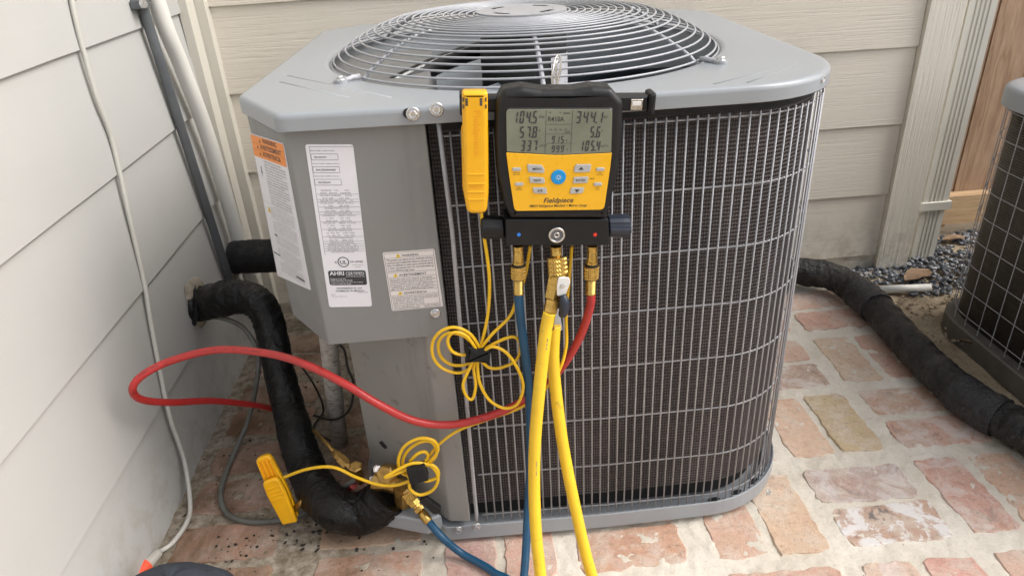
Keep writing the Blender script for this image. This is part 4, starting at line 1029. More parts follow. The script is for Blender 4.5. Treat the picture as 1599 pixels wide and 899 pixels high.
m = MB(); q = Vector((-0.2416, 1.0800, 0.1421)); m.lathe(q, (.3, -.6, .7), [(0, .010), (.022, .010), (.024, .007)], 8); m.lathe(Vector((-0.2518, 1.0800, 0.1148)), (.3, -.6, .7), [(0, .012), (.016, .012)], 6); m.build('cap', M['steel'], sv)

# ================================================================== HOSES
# manifold frame
GO = (0.1149, 0.9480, 0.7985)
th = -R(3.7); FG = Fr(GO, (math.cos(th), 0, math.sin(th)), (-math.sin(th), 0, math.cos(th)), (0, -1, 0))
rh = thing('red_hose', (0.1622, 0.9550, 0.5674), 'red refrigerant hose sweeping left from the right port and looping by the wall', 'hose')
rp = catmull([(0.1622, 0.9550, 0.5765), (0.1621, 0.9550, 0.5503), (0.1492, 0.9650, 0.4925), (0.1256, 0.9750, 0.4362), (0.0927, 0.9800, 0.3893), (0.0417, 0.9800, 0.3516), (-0.0207, 0.9780, 0.3296), (-0.0821, 0.9750, 0.3236), (-0.1404, 0.9720, 0.3422), (-0.1940, 0.9700, 0.3849), (-0.2437, 0.9850, 0.4187), (-0.3096, 1.0200, 0.4403), (-0.3821, 1.0600, 0.4448), (-0.4835, 1.1000, 0.4371), (-0.5660, 1.1000, 0.4236), (-0.6126, 1.0800, 0.4118), (-0.6350, 1.0700, 0.3909), (-0.6395, 1.0900, 0.3525), (-0.6239, 1.1500, 0.2982), (-0.5803, 1.2500, 0.2212), (-0.5150, 1.3600, 0.1091), (-0.4761, 1.3600, 0.0595), (-0.4416, 1.3107, 0.0200), (-0.4012, 1.2400, 0.0150), (-0.3472, 1.1679, 0.0200), (-0.2973, 1.1000, 0.0913)], 12)
m = MB(); m.tube(rp, .0069, 14); hb_ = m.build('hose_tube', M['rhose'], rh)
# printing along the hose
def hose_print(mb, pts, i0, n, r_, up_):
    for k in range(n):
        i = i0 + k
        if rnd.random() < .25: continue
        p = Vector(pts[i]); d = (Vector(pts[i + 1]) - p); L_ = d.length; d.normalize(); s_ = d.cross(Vector(up_)).normalized(); u_ = s_.cross(d).normalized()
        for t in (0.05, .38, .7):
            if rnd.random() < .2: continue
            c = p + d * L_ * t + u_ * (r_ + .0002)
            mb.add([c - s_ * .0008, c + d * .0015 - s_ * .0008, c + d * .0015 + s_ * .0008, c + s_ * .0008], [[0, 1, 2, 3]], False)
for i0, n_ in ((12 * 12 + 2, 14), (12 * 14 + 4, 10)): m = MB(); hose_print(m, rp, i0, n_, .0069, (0, -.75, .65)); m.build('hose_print', M['ink'], rh)
bh = thing('blue_hose', (0.0500, 0.9550, 0.5779), 'blue refrigerant hose hanging from the left port and returning to the brass valve', 'hose')
bpts = catmull([(0.0514, 0.9550, 0.5867), (0.0508, 0.9550, 0.5551), (0.0542, 0.9580, 0.4942), (0.0581, 0.9580, 0.4190), (0.0583, 0.9550, 0.3280), (0.0538, 0.9500, 0.2328), (0.0436, 0.9300, 0.1466), (0.0269, 0.8600, 0.0678), (-0.0024, 0.7800, 0.0086), (.02, .66, .02), (-.04, .62, .012), (-.1, .66, .012), (0.0040, 0.8660, 0.0120), (-0.0279, 0.9233, 0.0120), (-0.0843, 0.9651, 0.0200), (-0.1198, 0.9750, 0.0585), (-0.1451, 1.0000, 0.0793)], 12)
m = MB(); m.tube(bpts, .0074, 14); m.build('hose_tube', M['bhose'], bh)
yh = thing('yellow_hose', (0.0965, 0.9300, 0.5423), 'thick yellow charging hose hanging from the centre ball valve out of the bottom', 'hose')
yp = catmull([(0.0944, 0.9250, 0.5590), (0.0869, 0.9200, 0.5263), (0.0730, 0.9000, 0.4461), (0.0611, 0.8850, 0.3580), (0.0544, 0.8700, 0.2778), (0.0512, 0.8400, 0.1940), (0.0530, 0.8100, 0.1240), (0.0517, 0.7600, 0.0607), (.13, .55, .02), (.2, .48, .014), (.27, .52, .02), (0.1636, 0.7900, 0.0361), (0.1416, 0.8400, 0.0900), (0.1236, 0.8750, 0.1924), (0.1088, 0.9100, 0.3045), (0.1018, 0.9300, 0.3960), (0.0996, 0.9400, 0.4647), (0.1043, 0.9500, 0.5204)], 12)
for i0 in (12, 42): m = MB(); hose_print(m, yp, i0, 4, .0099, (.3, -1, .2)); m.build('hose_print', M['grey_ink'], yh)
m = MB(); m.tube(yp, .0099, 16); m.build('hose_tube', M['yhose'], yh)

# brass ends of hoses
def knurl(mb, p, ax, r_, L_, n=22):
    ax = Vector(ax).normalized(); ref = ax.cross(Vector((0, 1, 0))).normalized(); b = ax.cross(ref); p = Vector(p); V = []; F = []; rows_ = 9
    for j in range(rows_):
        for i in range(n * 2):
            t_ = 2 * math.pi * (i + (j % 2)) / (n * 2); rr_ = r_ * (1.0 if i % 2 == 0 else .93); V.append(p + ax * L_ * j / (rows_ - 1) + (ref * math.cos(t_) + b * math.sin(t_)) * rr_)
    N_ = n * 2
    for j in range(rows_ - 1):
        for i in range(N_): F.append([j * N_ + i, j * N_ + (i + 1) % N_, (j + 1) * N_ + (i + 1) % N_, (j + 1) * N_ + i])
    F.append([i for i in range(N_)][::-1]); F.append([(rows_ - 1) * N_ + i for i in range(N_)]); mb.add(V, F, False)
def port_end(parent, top, bot, r_=.0078):
    top = Vector(top); bot = Vector(bot); L_ = (bot - top).length; ax = (bot - top).normalized()
    m = MB(); m.lathe(top, ax, [(0, r_), (L_ * .30, r_)], 14); m.lathe(top + Vector((0, -.002, 0)) + ax * L_ * .08, ax, [(0, r_ * .85), (L_ * .08, r_ * 1.0), (L_ * .22, r_ * 1.08), (L_ * .26, r_ * .8)], 14)
    m.build('port_stub', M['brass'], parent)
    m = MB(); m.lathe(top + ax * L_ * .39, ax, [(0, r_ * 1.25), (L_ * .035, r_ * 1.25)], 14); m.lathe(top + ax * L_ * .685, ax, [(0, r_ * 1.12), (L_ * .03, r_ * 1.12)], 14); m.build('gap_ring', M['dark'], parent)  # dark rings stand in for the shaded gaps around the nut
    m = MB(); knurl(m, top + ax * L_ * .42, ax, r_ * 1.5, L_ * .265); m.lathe(top + ax * L_ * .27, ax, [(0, r_ * 1.0), (L_ * .10, r_ * 1.2), (L_ * .12, r_ * .8)], 14); m.build('knurled_nut', M['brass'], parent)
    m = MB(); m.lathe(top + ax * L_ * .70, ax, [(0, r_ * .8), (.001, r_ * 1.02), (L_ * .30, r_ * 1.02), (L_ * .305, r_ * 1.1), (L_ * .33, r_ * 1.12), (L_ * .34, r_ * .9)], 16); m.build('ferrule', M['brass'], parent)
port_end(bh, (0.0543, 0.9580, 0.6585), (0.0512, 0.9550, 0.5823)); port_end(rh, (0.1658, 0.9580, 0.6488), (0.1622, 0.9550, 0.5720))
# blue hose lower end at the valve
a = Vector((-0.1451, 1.0000, 0.0793)); b = Vector((-0.1805, 1.0300, 0.1237)); ax = (b - a).normalized(); Lb = (b - a).length
m = MB(); m.lathe(a - ax * .004, ax, [(0, .0075), (.003, .0092), (.022, .0092), (.023, .0068), (.028, .0068)], 16); m.lathe(a + ax * .024, ax, [(0, .0105), (.007, .0105), (.008, .008), (.013, .008), (.014, .0115), (.022, .0115)], 6)
m.build('hex_fitting', M['brass'], bh)
m = MB(); m.lathe(a + ax * .046, ax, [(0, .0088), (Lb * .4, .0092)], 14); m.build('valve_body', M['old_brass'], bh)
m = MB(); knurl(m, a + ax * (Lb * .72), ax, .0125, .020); m.build('knurled_nut', M['brass'], bh)
hp_ = Vector((-0.1316, 1.0000, 0.1142)); m = MB(); m.prism(Fr(hp_, (.55, 0, -.8), (.8, 0, .55), (0, -1, 0)), rpoly([(-.03, -.008), (.012, -.009), (.02, 0), (.012, .01), (-.03, .007)], .005, 4), -.005, .006, .002, bevseg=2); m.build('valve_handle', M['rubber'], bh)
# centre: bent knurled fitting, ball valve, lever, tag, hose nut
c_top = Vector((0.1106, 0.9570, 0.6541)); c1 = Vector((0.1091, 0.9450, 0.6173)); c2 = Vector((0.0950, 0.9300, 0.5583))
m = MB(); m.lathe(c_top, (0, 0, -1), [(0, .0085), (.022, .0085)], 14); m.lathe(c_top + Vector((0, -.003, -.004)), (0, 0, -1), [(0, .006), (.008, .0085), (.016, .007)], 12); m.build('port_stub', M['brass'], yh)
m = MB(); knurl(m, c_top + Vector((.001, -.002, -.018)), (.01, -.35, -1), .0150, .026); m.lathe(c_top + Vector((.001, -.0115, -.044)), (.01, -.35, -1), [(0, .0145), (.004, .0125), (.007, .0085)], 16); m.lathe(c_top + Vector((.001, -.014, -.047)), (0, -.3, -1), [(0, .0095), (.004, .0115), (.006, .0062), (.016, .0062)], 14); m.build('knurled_nut', M['brass'], yh)
axv = (c2 - c1).normalized(); s0 = Vector((0.1086, 0.9420, 0.6102))
m = MB(); m.lathe(s0, axv, [(-.004, .008), (0, .0115), (.034, .0115), (.036, .008)], 4); m.lathe(s0 + axv * .035, axv, [(0, .0108), (.02, .0108), (.021, .008)], 6); m.build('valve_body', M['brass'], yh)
m = MB(); FV = Fr(s0 + Vector((.004, -.010, -.002)), (axv.z * -1, 0, axv.x), (-axv.x, 0, -axv.z), (0, -1, 0)); m.prism(FV, rpoly([(-.004, -.024), (.0125, -.024), (.015, .001), (.012, .008), (-.004, .006)], .003, 4), 0, .003, .0008); m.build('lever_plate', M['white'], yh)
m = MB(); sc_ = FV(.005, -.006, .003); m.lathe(sc_, (0, -1, 0), [(0, .0036), (.0016, .0036), (.002, .0026)], 12); m.build('screw', M['screw'], yh)
m = MB(); lv0 = FV(.008, -.021, .003); m.tube(catmull([lv0, lv0 + Vector((.002, -.004, -.012)), lv0 + Vector((.001, -.004, -.026)), lv0 + Vector((-.003, -.001, -.036))], 5), lambda t, a_: .0078 * (1 - .45 * abs(2 * t - 1) ** 3), 14); m.build('lever_grip', M['bluegrey_plastic'], yh)
m = MB(); tg = (0.1073, 0.9550, 0.5335); FT = Fr(tg, (1, 0, 0), (0, 0, 1), (0, -1, 0)); m.prism(FT, rpoly([(-.008, -.028), (.010, -.026), (.006, .014), (-.006, .014)], .003, 3), -.0006, .0006); m.build('tag', paint('tag_grey', (.42, .46, .52), .5, 0, .05, 50, 0), yh)
m = MB(); m.lathe(Vector((0.0987, 0.9340, 0.5703)), axv, [(0, .0085), (.002, .0105), (.010, .0105), (.011, .0088), (.014, .0085), (.015, .0098), (.034, .0098), (.036, .0112), (.040, .0115), (.041, .009)], 16); m.build('ferrule', M['brass'], yh)

# ================================================================== MANIFOLD GAUGE
mg = thing('digital_manifold', FG(0, 0), 'black and yellow digital refrigerant gauge hanging on the front of the large unit', 'gauge')
body = [(-0.0751, 0.0870), (-0.0505, 0.0911), (-0.0249, 0.0868), (0.0180, 0.0865), (0.0435, 0.0906), (0.0696, 0.0888), (0.0866, 0.0717), (0.0899, 0.0217), (0.0887, -0.0290), (0.0803, -0.0751), (0.0754, -0.0978), (-0.0641, -0.0952), (-0.0734, -0.0744), (-0.0835, -0.0266), (-0.0862, 0.0234), (-0.0844, 0.0711)]
m = MB(); m.prism(FG, rpoly(body, [.008, .02, .02, .02, .02, .010, .014, .03, .03, .02, .006, .006, .02, .03, .03, .014], 5), -.036, .004, .0095, smooth=True, bevseg=5); m.build('body', M['rubber'], mg)
bez = rpoly([(-0.0733, 0.0651), (0.0732, 0.0641), (0.0761, 0.0037), (0.0727, -0.0868), (-0.0614, -0.0844), (-0.0712, 0.0054)], [.006, .006, .001, .008, .008, .001], 4)
m = MB(); m.prism(FG, inset(bez[::-1], -.0035) if False else bez, .003, .0052, .001); m.build('bezel', M['black_plastic'], mg)
m = MB(); m.prism(FG, rpoly([(-0.0716, 0.0634), (0.0716, 0.0624), (0.0744, 0.0028), (0.0000, 0.0000), (-0.0703, 0.0054)], [.005, .005, .0008, .2, .0008], 5), .005, .0060, .0004); lcd = m.build('screen', M['lcd'], mg)
m = MB(); m.prism(FG, rpoly([(-0.0712, 0.0040), (0.0018, -0.0005), (0.0753, 0.0019), (0.0744, -0.0213), (0.0705, -0.0818), (-0.0587, -0.0815), (-0.0665, -0.0315)], [.0008, .2, .0008, .05, .007, .007, .05], 5), .005, .0066, .0005); fc = m.build('faceplate', M['face'], mg)
# seven segment digits
SEG = {'0': 'abcdef', '1': 'bc', '2': 'abged', '3': 'abgcd', '4': 'fgbc', '5': 'afgcd', '6': 'afgedc', '7': 'abc', '8': 'abcdefg', '9': 'abcdfg', '-': 'g', 'A': 'abcefg', 'R': 'abcefg'}
def digit(mb, fr, ch, a, b, w_, h, t, d=.0064, sl=.10):
    def P(x, y): return fr(a + x + y * sl, b + y, d)
    g = t * .18
    segs_ = {'a': [(g, h), (w_ - g, h), (w_ - t, h - t), (t, h - t)], 'd': [(g, 0), (t, t), (w_ - t, t), (w_ - g, 0)],
            'f': [(0, h - g), (t, h - t - g), (t, h / 2 + t / 2), (0, h / 2 + g)], 'b': [(w_, h - g), (w_, h / 2 + g), (w_ - t, h / 2 + t / 2), (w_ - t, h - t - g)],
            'e': [(0, g), (0, h / 2 - g), (t, h / 2 - t / 2), (t, t + g)], 'c': [(w_, g), (w_ - t, t + g), (w_ - t, h / 2 - t / 2), (w_, h / 2 - g)],
            'g': [(t * .6, h / 2 - t / 2), (w_ - t * .6, h / 2 - t / 2), (w_ - t * .6, h / 2 + t / 2), (t * .6, h / 2 + t / 2)]}
    for s_ in SEG.get(ch, ''): mb.add([P(*q) for q in segs_[s_]], [[0, 1, 2, 3]], False)
def number(mb, txt, p0, p1, h, t):
    """digits from left-bottom point p0 to right-bottom p1; a dot takes no slot"""
    n = len(txt.replace('.', '').replace(' ', '')); L_ = p1[0] - p0[0]; pitch = L_ / n; k = 0
    for ch in txt:
        if ch == '.':
            x = p0[0] + pitch * k - pitch * .20; mb.rect(FG, x, p0[1], x + t, p0[1] + t, .0064); continue
        digit(mb, FG, ch, p0[0] + pitch * k, p0[1] + (p1[1] - p0[1]) * k / n, pitch * .68, h, t); k += 1
dm = MB(); hh = .0145; tt = .0018
number(dm, '104.5', (-0.0628, 0.0443), (-0.0280, 0.0440), .0165, .0020); number(dm, '57.8', (-0.0538, 0.0244), (-0.0274, 0.0242), .0155, .0019); number(dm, '337', (-0.0518, 0.0061), (-0.0269, 0.0058), .0148, .0019)
number(dm, '344.1', (0.0219, 0.0436), (0.0616, 0.0433), .0165, .0020); number(dm, '5.6', (0.0425, 0.0239), (0.0594, 0.0238), .0152, .0019); number(dm, '105.4', (0.0293, 0.0051), (0.0598, 0.0048), .0148, .0019)
number(dm, '915', (-0.0095, 0.0169), (0.0091, 0.0167), .0098, .0013); number(dm, '999', (-0.0091, 0.0042), (0.0097, 0.0040), .0092, .0013)
dm.text(FG, 'R410A', (-0.0150, 0.0465)[0], (-0.0150, 0.0465)[1], width=(0.0069, 0.0464)[0] - (-0.0150, 0.0465)[0], d=.0064, hs=1.2, bold=.01)
for k in range(4):
    p = (-0.0128, 0.0351); dm.rect(FG, p[0] + k * .0068, p[1], p[0] + k * .0068 + .0034, p[1] + .0009, .0064)
for px in ((841, 182), (843, 204), (843, 226), (943, 182), (939, 204), (939, 226), (884, 204), (882, 219)): pass
for p, s_ in (((-0.0273, 0.0514), 'PSIG'), ((-0.0268, 0.0322), 'F'), ((-0.0262, 0.0121), 'VSAT F'), ((0.0584, 0.0507), 'PSIG'), ((0.0589, 0.0309), 'F'), ((0.0585, 0.0107), 'LSAT F'), ((0.0085, 0.0305), 'LIVE'), ((0.0108, 0.0180), 'F'), ((0.0123, 0.0053), 'F')):
    dm.text(FG, s_, p[0], p[1], width=.0022 * len(s_) * .8, d=.0064)
for p, q in (((-0.0181, 0.0621), (-0.0162, 0.0029)), ((0.0175, 0.0619), (0.0205, 0.0025))): dm.rect(FG, p[0], q[1], p[0] + .0005, p[1], .0063)
for p, q in (((-0.0175, 0.0422), (0.0185, 0.0419)), ((-0.0170, 0.0290), (0.0192, 0.0286)), ((-0.0166, 0.0160), (0.0198, 0.0156))): dm.rect(FG, p[0], p[1], q[0], p[1] + .0004, .0063)
for p in ((-0.0128, 0.0578), (0.0003, 0.0577)): dm.rect(FG, p[0], p[1], p[0] + .0012, p[1] + .0016, .0064)
p = (0.0055, 0.0568); dm.rect(FG, p[0], p[1], p[0] + .009, p[1] + .0012, .0064)
dm.build('digits', M['ink'], lcd)
# buttons
def btn(name, quad, txt, mat, rr_=.002, up_=.0016, width=None, par=fc):
    m = MB(); m.prism(FG, rpoly([(a, b) for a, b in quad], rr_, 4), .006, .0066 + up_, .0009, bevseg=2); o = m.build(name, mat, par)
    m2 = MB(); m2.prism(FG, rpoly(inset(quad if sum(quad[i][0] * quad[(i + 1) % len(quad)][1] - quad[(i + 1) % len(quad)][0] * quad[i][1] for i in range(len(quad))) > 0 else quad[::-1], -.0008), rr_, 4), .006, .0068, 0); m2.build('button_rim', M['grey_ink'], par)
    cx_ = sum(q[0] for q in quad) / len(quad); cy_ = sum(q[1] for q in quad) / len(quad)
    if txt in ('up', 'down'):
        s_ = 1 if txt == 'up' else -1; m3 = MB(); m3.add([FG(cx_ - .0038, cy_ - .0018 * s_, .0085), FG(cx_ + .0038, cy_ - .0018 * s_, .0085), FG(cx_, cy_ + .0026 * s_, .0085)], [[0, 1, 2]], False); m3.build('arrow_mark', M['ink'], par)
    elif txt:
        m3 = MB(); m3.text(FG, txt, cx_, cy_ - .0016, width=width, d=.0085, bold=.03, align='C'); m3.build('button_lettering', M['ink'], par)
    return o
btn('button', [(-0.0425, -0.0123), (-0.0219, -0.0135), (-0.0181, -0.0200), (-0.0179, -0.0256), (-0.0405, -0.0234)], 'MENU', M['button'], width=.0125)
btn('button', [(-0.0395, -0.0300), (-0.0177, -0.0322), (-0.0166, -0.0407), (-0.0375, -0.0394)], 'VIEW', M['button'], width=.011)
btn('button', [(-0.0346, -0.0461), (-0.0146, -0.0464), (-0.0124, -0.0560), (-0.0317, -0.0548)], 'A/R', M['button'], width=.008)
btn('button', [(0.0258, -0.0132), (0.0475, -0.0135), (0.0464, -0.0246), (0.0237, -0.0253), (0.0234, -0.0197)], 'up', M['button'])
btn('button', [(0.0240, -0.0318), (0.0449, -0.0312), (0.0437, -0.0406), (0.0227, -0.0413)], 'ENTER', M['button'], width=.0135)
btn('button', [(0.0211, -0.0470), (0.0404, -0.0473), (0.0372, -0.0559), (0.0188, -0.0565)], 'down', M['button'])
for p, t1, t2 in (((-0.0567, -0.0195), 'BACKLIGHT', 'ON / OFF'), ((-0.0528, -0.0411), 'ZERO', 'PRESSURE'), ((0.0607, -0.0211), 'TEST', 'TIGHTNESS'), ((0.0585, -0.0428), 'PULL', 'VACUUM')):
    btn('button', [(p[0] - .0058, p[1] - .0024), (p[0] + .0058, p[1] - .0024), (p[0] + .0058, p[1] + .0026), (p[0] - .0058, p[1] + .0026)], None, M['button'], .0016)
    m = MB(); m.text(FG, t1, p[0], p[1] - .0060, width=.0011 * len(t1), d=.0069, bold=.02, align='C'); m.text(FG, t2, p[0], p[1] - .0085, width=.0011 * len(t2), d=.0069, bold=.02, align='C'); m.build('small_lettering', M['ink'], fc)
p = (0.0022, -0.0315); m = MB(); m.prism(FG, [(p[0] + .0106 * math.cos(k * math.pi / 16), p[1] + .0106 * math.sin(k * math.pi / 16)) for k in range(32)], .006, .0085, .001, smooth=True, bevseg=3); pb = m.build('power_button', M['blue'], fc)
m = MB()
for k in range(20):
    a0, a1 = 2 * math.pi * k / 20, 2 * math.pi * (k + 1) / 20; m.add([FG(p[0] + r_ * math.cos(a), p[1] + r_ * math.sin(a), .0088) for r_, a in ((.0026, a0), (.0026, a1), (.0019, a1), (.0019, a0))], [[0, 1, 2, 3]], False)
for k in range(8):
    a0 = 2 * math.pi * k / 8; c_, s_ = math.cos(a0), math.sin(a0); m.add([FG(p[0] + c_ * .0032 - s_ * .0003, p[1] + s_ * .0032 + c_ * .0003, .0088), FG(p[0] + c_ * .0032 + s_ * .0003, p[1] + s_ * .0032 - c_ * .0003, .0088), FG(p[0] + c_ * .0045 + s_ * .0003, p[1] + s_ * .0045 - c_ * .0003, .0088), FG(p[0] + c_ * .0045 - s_ * .0003, p[1] + s_ * .0045 + c_ * .0003, .0088)], [[0, 1, 2, 3]], False)
m.build('power_mark', M['white'], pb)
m = MB(); p = (-0.0175, -0.0695); q = (0.0250, -0.0702); m.text(FG, 'Fieldpiece', p[0], p[1], width=q[0] - p[0], d=.0070, bold=.035, shear=.25, hs=1.0)
p = (-0.0376, -0.0760); q = (0.0450, -0.0774); m.text(FG, 'SMAN Refrigerant Manifold + Micron Gauge', p[0], p[1] , width=q[0] - p[0], d=.0070, bold=.02, hs=1.25); p = (0.0470, -0.0350); m.rect(FG, p[0], p[1], p[0] + .006, p[1] + .0009, .0069); m.build('brand_lettering', M['ink'], fc)
# manifold block
m = MB(); m.prism(FG, rpoly([(-0.0715, -0.0960), (0.0793, -0.0989), (0.0843, -0.1410), (-0.0703, -0.1376)], .003, 3), -.040, .001, .002, bevseg=2); mk = m.build('manifold_block', M['black_plastic'], mg)
m = MB(); p = (0.0040, -0.1217); m.lathe(FG(p[0], p[1], 0), (0, -1, 0), [(0, .0125), (.0035, .0125), (.0045, .0115), (.0045, .0095), (.003, .009)], 28, cap=False); m.build('port_ring', M['steel'], mk)
m = MB(); m.lathe(FG(p[0], p[1], 0), (0, -1, 0), [(0, .0092), (.0022, .0092)], 24); m.build('port_well', M['grey_ink'], mk)
m = MB(); m.lathe(FG(p[0], p[1], 0), (0, -1, 0), [(.001, .0045), (.0038, .0045), (.004, .0028), (.002, .0026)], 20); m.build('port_core', M['steel'], mk)
for p, mm, nm in (((-0.0517, -0.1206), 'blue_dot', 'blue_dot'), ((0.0610, -0.1229), 'red_dot', 'red_dot')):
    m = MB(); m.lathe(FG(p[0], p[1], .0008), (0, -1, 0), [(0, .0028), (.0008, .0028), (.0012, .002)], 14); m.build(nm, M[mm], mk)
def knob(a, b, mat, parent):
    a = Vector(a); b = Vector(b); ax = (b - a).normalized(); L_ = (b - a).length; m = MB(); n = 36; V = []; F = []; ref = Vector((0, 0, 1)); bb = ax.cross(ref)
    rings_ = [(0, .012), (.003, .0165), (L_ * .7, .0178), (L_ * .93, .0178), (L_, .0155), (L_, .0)]
    for d, r_ in rings_:
        for i in range(n):
            t_ = 2 * math.pi * i / n; rr_ = r_ * (1 if (i // 3) % 2 else .93); V.append(a + ax * d + (ref * math.cos(t_) + bb * math.sin(t_)) * rr_)
    for j in range(len(rings_) - 1):
        for i in range(n): F.append([j * n + i, j * n + (i + 1) % n, (j + 1) * n + (i + 1) % n, (j + 1) * n + i])
    F.append([i for i in range(n)][::-1]); m.add(V, F, False); return m.build('side_knob', mat, parent)
pa = (-0.0714, -0.1161); pb_ = (-0.1058, -0.1154); knob(FG(pa[0], pa[1], -.018), FG(pb_[0], pb_[1], -.018), M['black_plastic'], mg)
pa = (0.0816, -0.1172); pb_ = (0.1161, -0.1179); knob(FG(pa[0], pa[1], -.018), FG(pb_[0], pb_[1], -.018), M['bluegrey_plastic'], mg)
# hanging bar and clamp rest behind the head
pa = (-0.1297, 0.0646); pb_ = (0.1321, 0.0645)
m = MB(); m.prism(FG, [((-0.1244, 0.0747)[0], (-0.1244, 0.0747)[1]), ((0.1257, 0.0749)[0], (0.1257, 0.0749)[1]), ((0.1279, 0.0541)[0], (0.1279, 0.0541)[1]), ((-0.1248, 0.0535)[0], (-0.1248, 0.0535)[1])], -.036, -.016, .003); m.build('probe_bar', M['black_plastic'], mg)
for q in ((-0.1288, 0.0646), (0.1303, 0.0645)):
    m = MB(); m.prism(FG, rpoly([(q[0] - .0045, q[1] - .0135), (q[0] + .0045, q[1] - .0155), (q[0] + .0045, q[1] + .0155), (q[0] - .0045, q[1] + .0135)], .003, 4), -.040, -.010, .003); m.build('end_cap', M['rubber'], mg)
q = (0.1093, 0.0630); m = MB(); m.prism(FG, rpoly([(q[0] - .0085, q[1] - .0075), (q[0] + .0085, q[1] - .0075), (q[0] + .0085, q[1] + .0075), (q[0] - .0085, q[1] + .0075)], .0008, 2), -.017, -.0145, .0006); m.build('metal_clip', M['steel'], mg)
m = MB(); m.prism(FG, [(q[0] - .0065, q[1] - .001), (q[0] + .006, q[1] - .001), (q[0] + .006, q[1] + .0045), (q[0] - .0065, q[1] + .0045)], -.0146, -.0135, .0004); m.build('clip_slot', M['white'], mg)
# hanging hook up to the fan guard
m = MB(); m.tube(catmull([(0.1162, 0.9850, 0.8763), (0.1190, 1.0200, 0.8864), (0.1252, 1.0450, 0.9008), (0.1314, 1.0550, 0.9103), (0.1356, 1.0520, 0.9078), (0.1324, 1.0300, 0.8960), (0.1246, 1.0000, 0.8848), (0.1209, 0.9800, 0.8771)], 8), .0017, 8); m.build('hook', M['steel'], mg)
m = MB(); m.tube(catmull([(0.1232, 0.9840, 0.8760), (0.1238, 1.0150, 0.8871), (0.1289, 1.0450, 0.9006), (0.1316, 1.0500, 0.9084)], 8), .0015, 8); m.build('hook', M['steel'], mg)

# ================================================================== YELLOW PIPE CLAMPS
def stamp_bars(mb, fr, rows_, mat=None): pass
# clamp parked on the bar (upright), with its own coiled cable
k1 = thing('pipe_clamp', (0.0017, 0.9550, 0.8050), 'yellow plastic clamp hanging upright left of the gauge, its cable coiled below', 'clamp', 'yellow pipe clamps of the gauge')
CF = Fr((0.0017, 0.9520, 0.8059), (math.cos(th), 0, math.sin(th)), (-math.sin(th), 0, math.cos(th)), (0, -1, 0))
h0 = .0855; 
outl = rpoly([(-.0165, h0), (.0175, h0), (.0178, .045), (.0180, 0), (.0180, -.055), (.0155, -h0), (-.0125, -h0), (-.0165, -.06), (-.0168, 0), (-.0168, .045)], [.004, .004, .01, .01, .02, .010, .010, .02, .01, .01], 5)
m = MB(); m.prism(CF, outl, -.012, .010, .006, smooth=True, bevseg=4); cb = m.build('upper_jaw', M['yellow'], k1)
m = MB(); m.prism(CF, rpoly([(-.0185, .035), (.0195, .035), (.0195, -.055), (.016, -.075), (-.0155, -.075), (-.0185, -.055)], .006, 3), -.026, -.014, .004, smooth=True, bevseg=2); m.build('lower_jaw', M['yellow'], k1)
for b in (-.026, -.040, -.052, -.063):
    m = MB(); m.prism(CF, rpoly([(-.0115, b - .0012), (.0125, b - .0012), (.0125, b + .0012), (-.0115, b + .0012)], .001, 2), .0095, .0112, .0006); m.build('grip_rib', M['yellow'], k1)
for a, b, ww, hh_ in ((-.0105, .073, .0035, .010), (.0085, .073, .0035, .010), (-.0150, .076, .002, .005), (-.0150, .067, .002, .005), (.0150, .076, .002, .005), (.0150, .067, .002, .005)):
    m = MB(); m.prism(CF, [(a - ww / 2 - .0, b - hh_ / 2), (a + ww / 2, b - hh_ / 2), (a + ww / 2, b + hh_ / 2), (a - ww / 2, b + hh_ / 2)], .0060 if abs(a) > .014 else .0095, .0103, 0); m.build('slot', M['putty'], k1)
# embossed lettering running down
FL2 = Fr(CF(.004, .062, 0), -CF.w, CF.u, CF.n); m = MB(); m.text(FL2, 'Fieldpiece', 0, -.0055, width=.062, d=.0103, bold=.03, hs=.85); m.build('raised_lettering', M['orange'], k1)
m = MB(); m.text(CF, 'TYPE K', 0, -.047, width=.018, d=.0103, bold=.02, align='C'); m.build('raised_lettering', M['orange'], k1)
def cable(name, pts, r_, mat, parent, per=8, closed=False): m = MB(); m.tube(catmull(pts, per, closed), r_, 9); return m.build(name, mat, parent)
cable('cable', [(0.0032, 0.9620, 0.7144), (0.0056, 0.9650, 0.6690), (0.0082, 0.9700, 0.6073), (0.0033, 0.9740, 0.5489), (-0.0071, 0.9720, 0.5036), (-0.0175, 0.9680, 0.4767)], .0027, M['ycable'], k1)
def C(L, y0): return L
yb_ = .968
cable('cable', [(-0.0155, 0.9660, 0.4778), (-0.0285, 0.9620, 0.5095), (-0.0504, 0.9600, 0.5259), (-0.0731, 0.9620, 0.5210), (-0.0896, 0.9660, 0.4998), (-0.0929, 0.9700, 0.4694), (-0.0810, 0.9720, 0.4442), (-0.0558, 0.9720, 0.4314), (-0.0339, 0.9700, 0.4407), (-0.0223, 0.9680, 0.4560), (-0.0371, 0.9660, 0.4664)], .0027, M['ycable'], k1)
cable('cable', [(-0.0198, 0.9720, 0.4731), (-0.0394, 0.9740, 0.4995), (-0.0645, 0.9760, 0.5068), (-0.0814, 0.9760, 0.4915), (-0.0810, 0.9750, 0.4649), (-0.0639, 0.9740, 0.4474), (-0.0386, 0.9720, 0.4475), (-0.0247, 0.9700, 0.4637)], .0027, M['ycable'], k1)
cable('cable', [(-0.0216, 0.9620, 0.4797), (-0.0356, 0.9580, 0.5103), (-0.0551, 0.9580, 0.5182), (-0.0658, 0.9600, 0.5024), (-0.0606, 0.9620, 0.4812), (-0.0451, 0.9640, 0.4710), (-0.0264, 0.9660, 0.4702)], .0027, M['ycable'], k1)
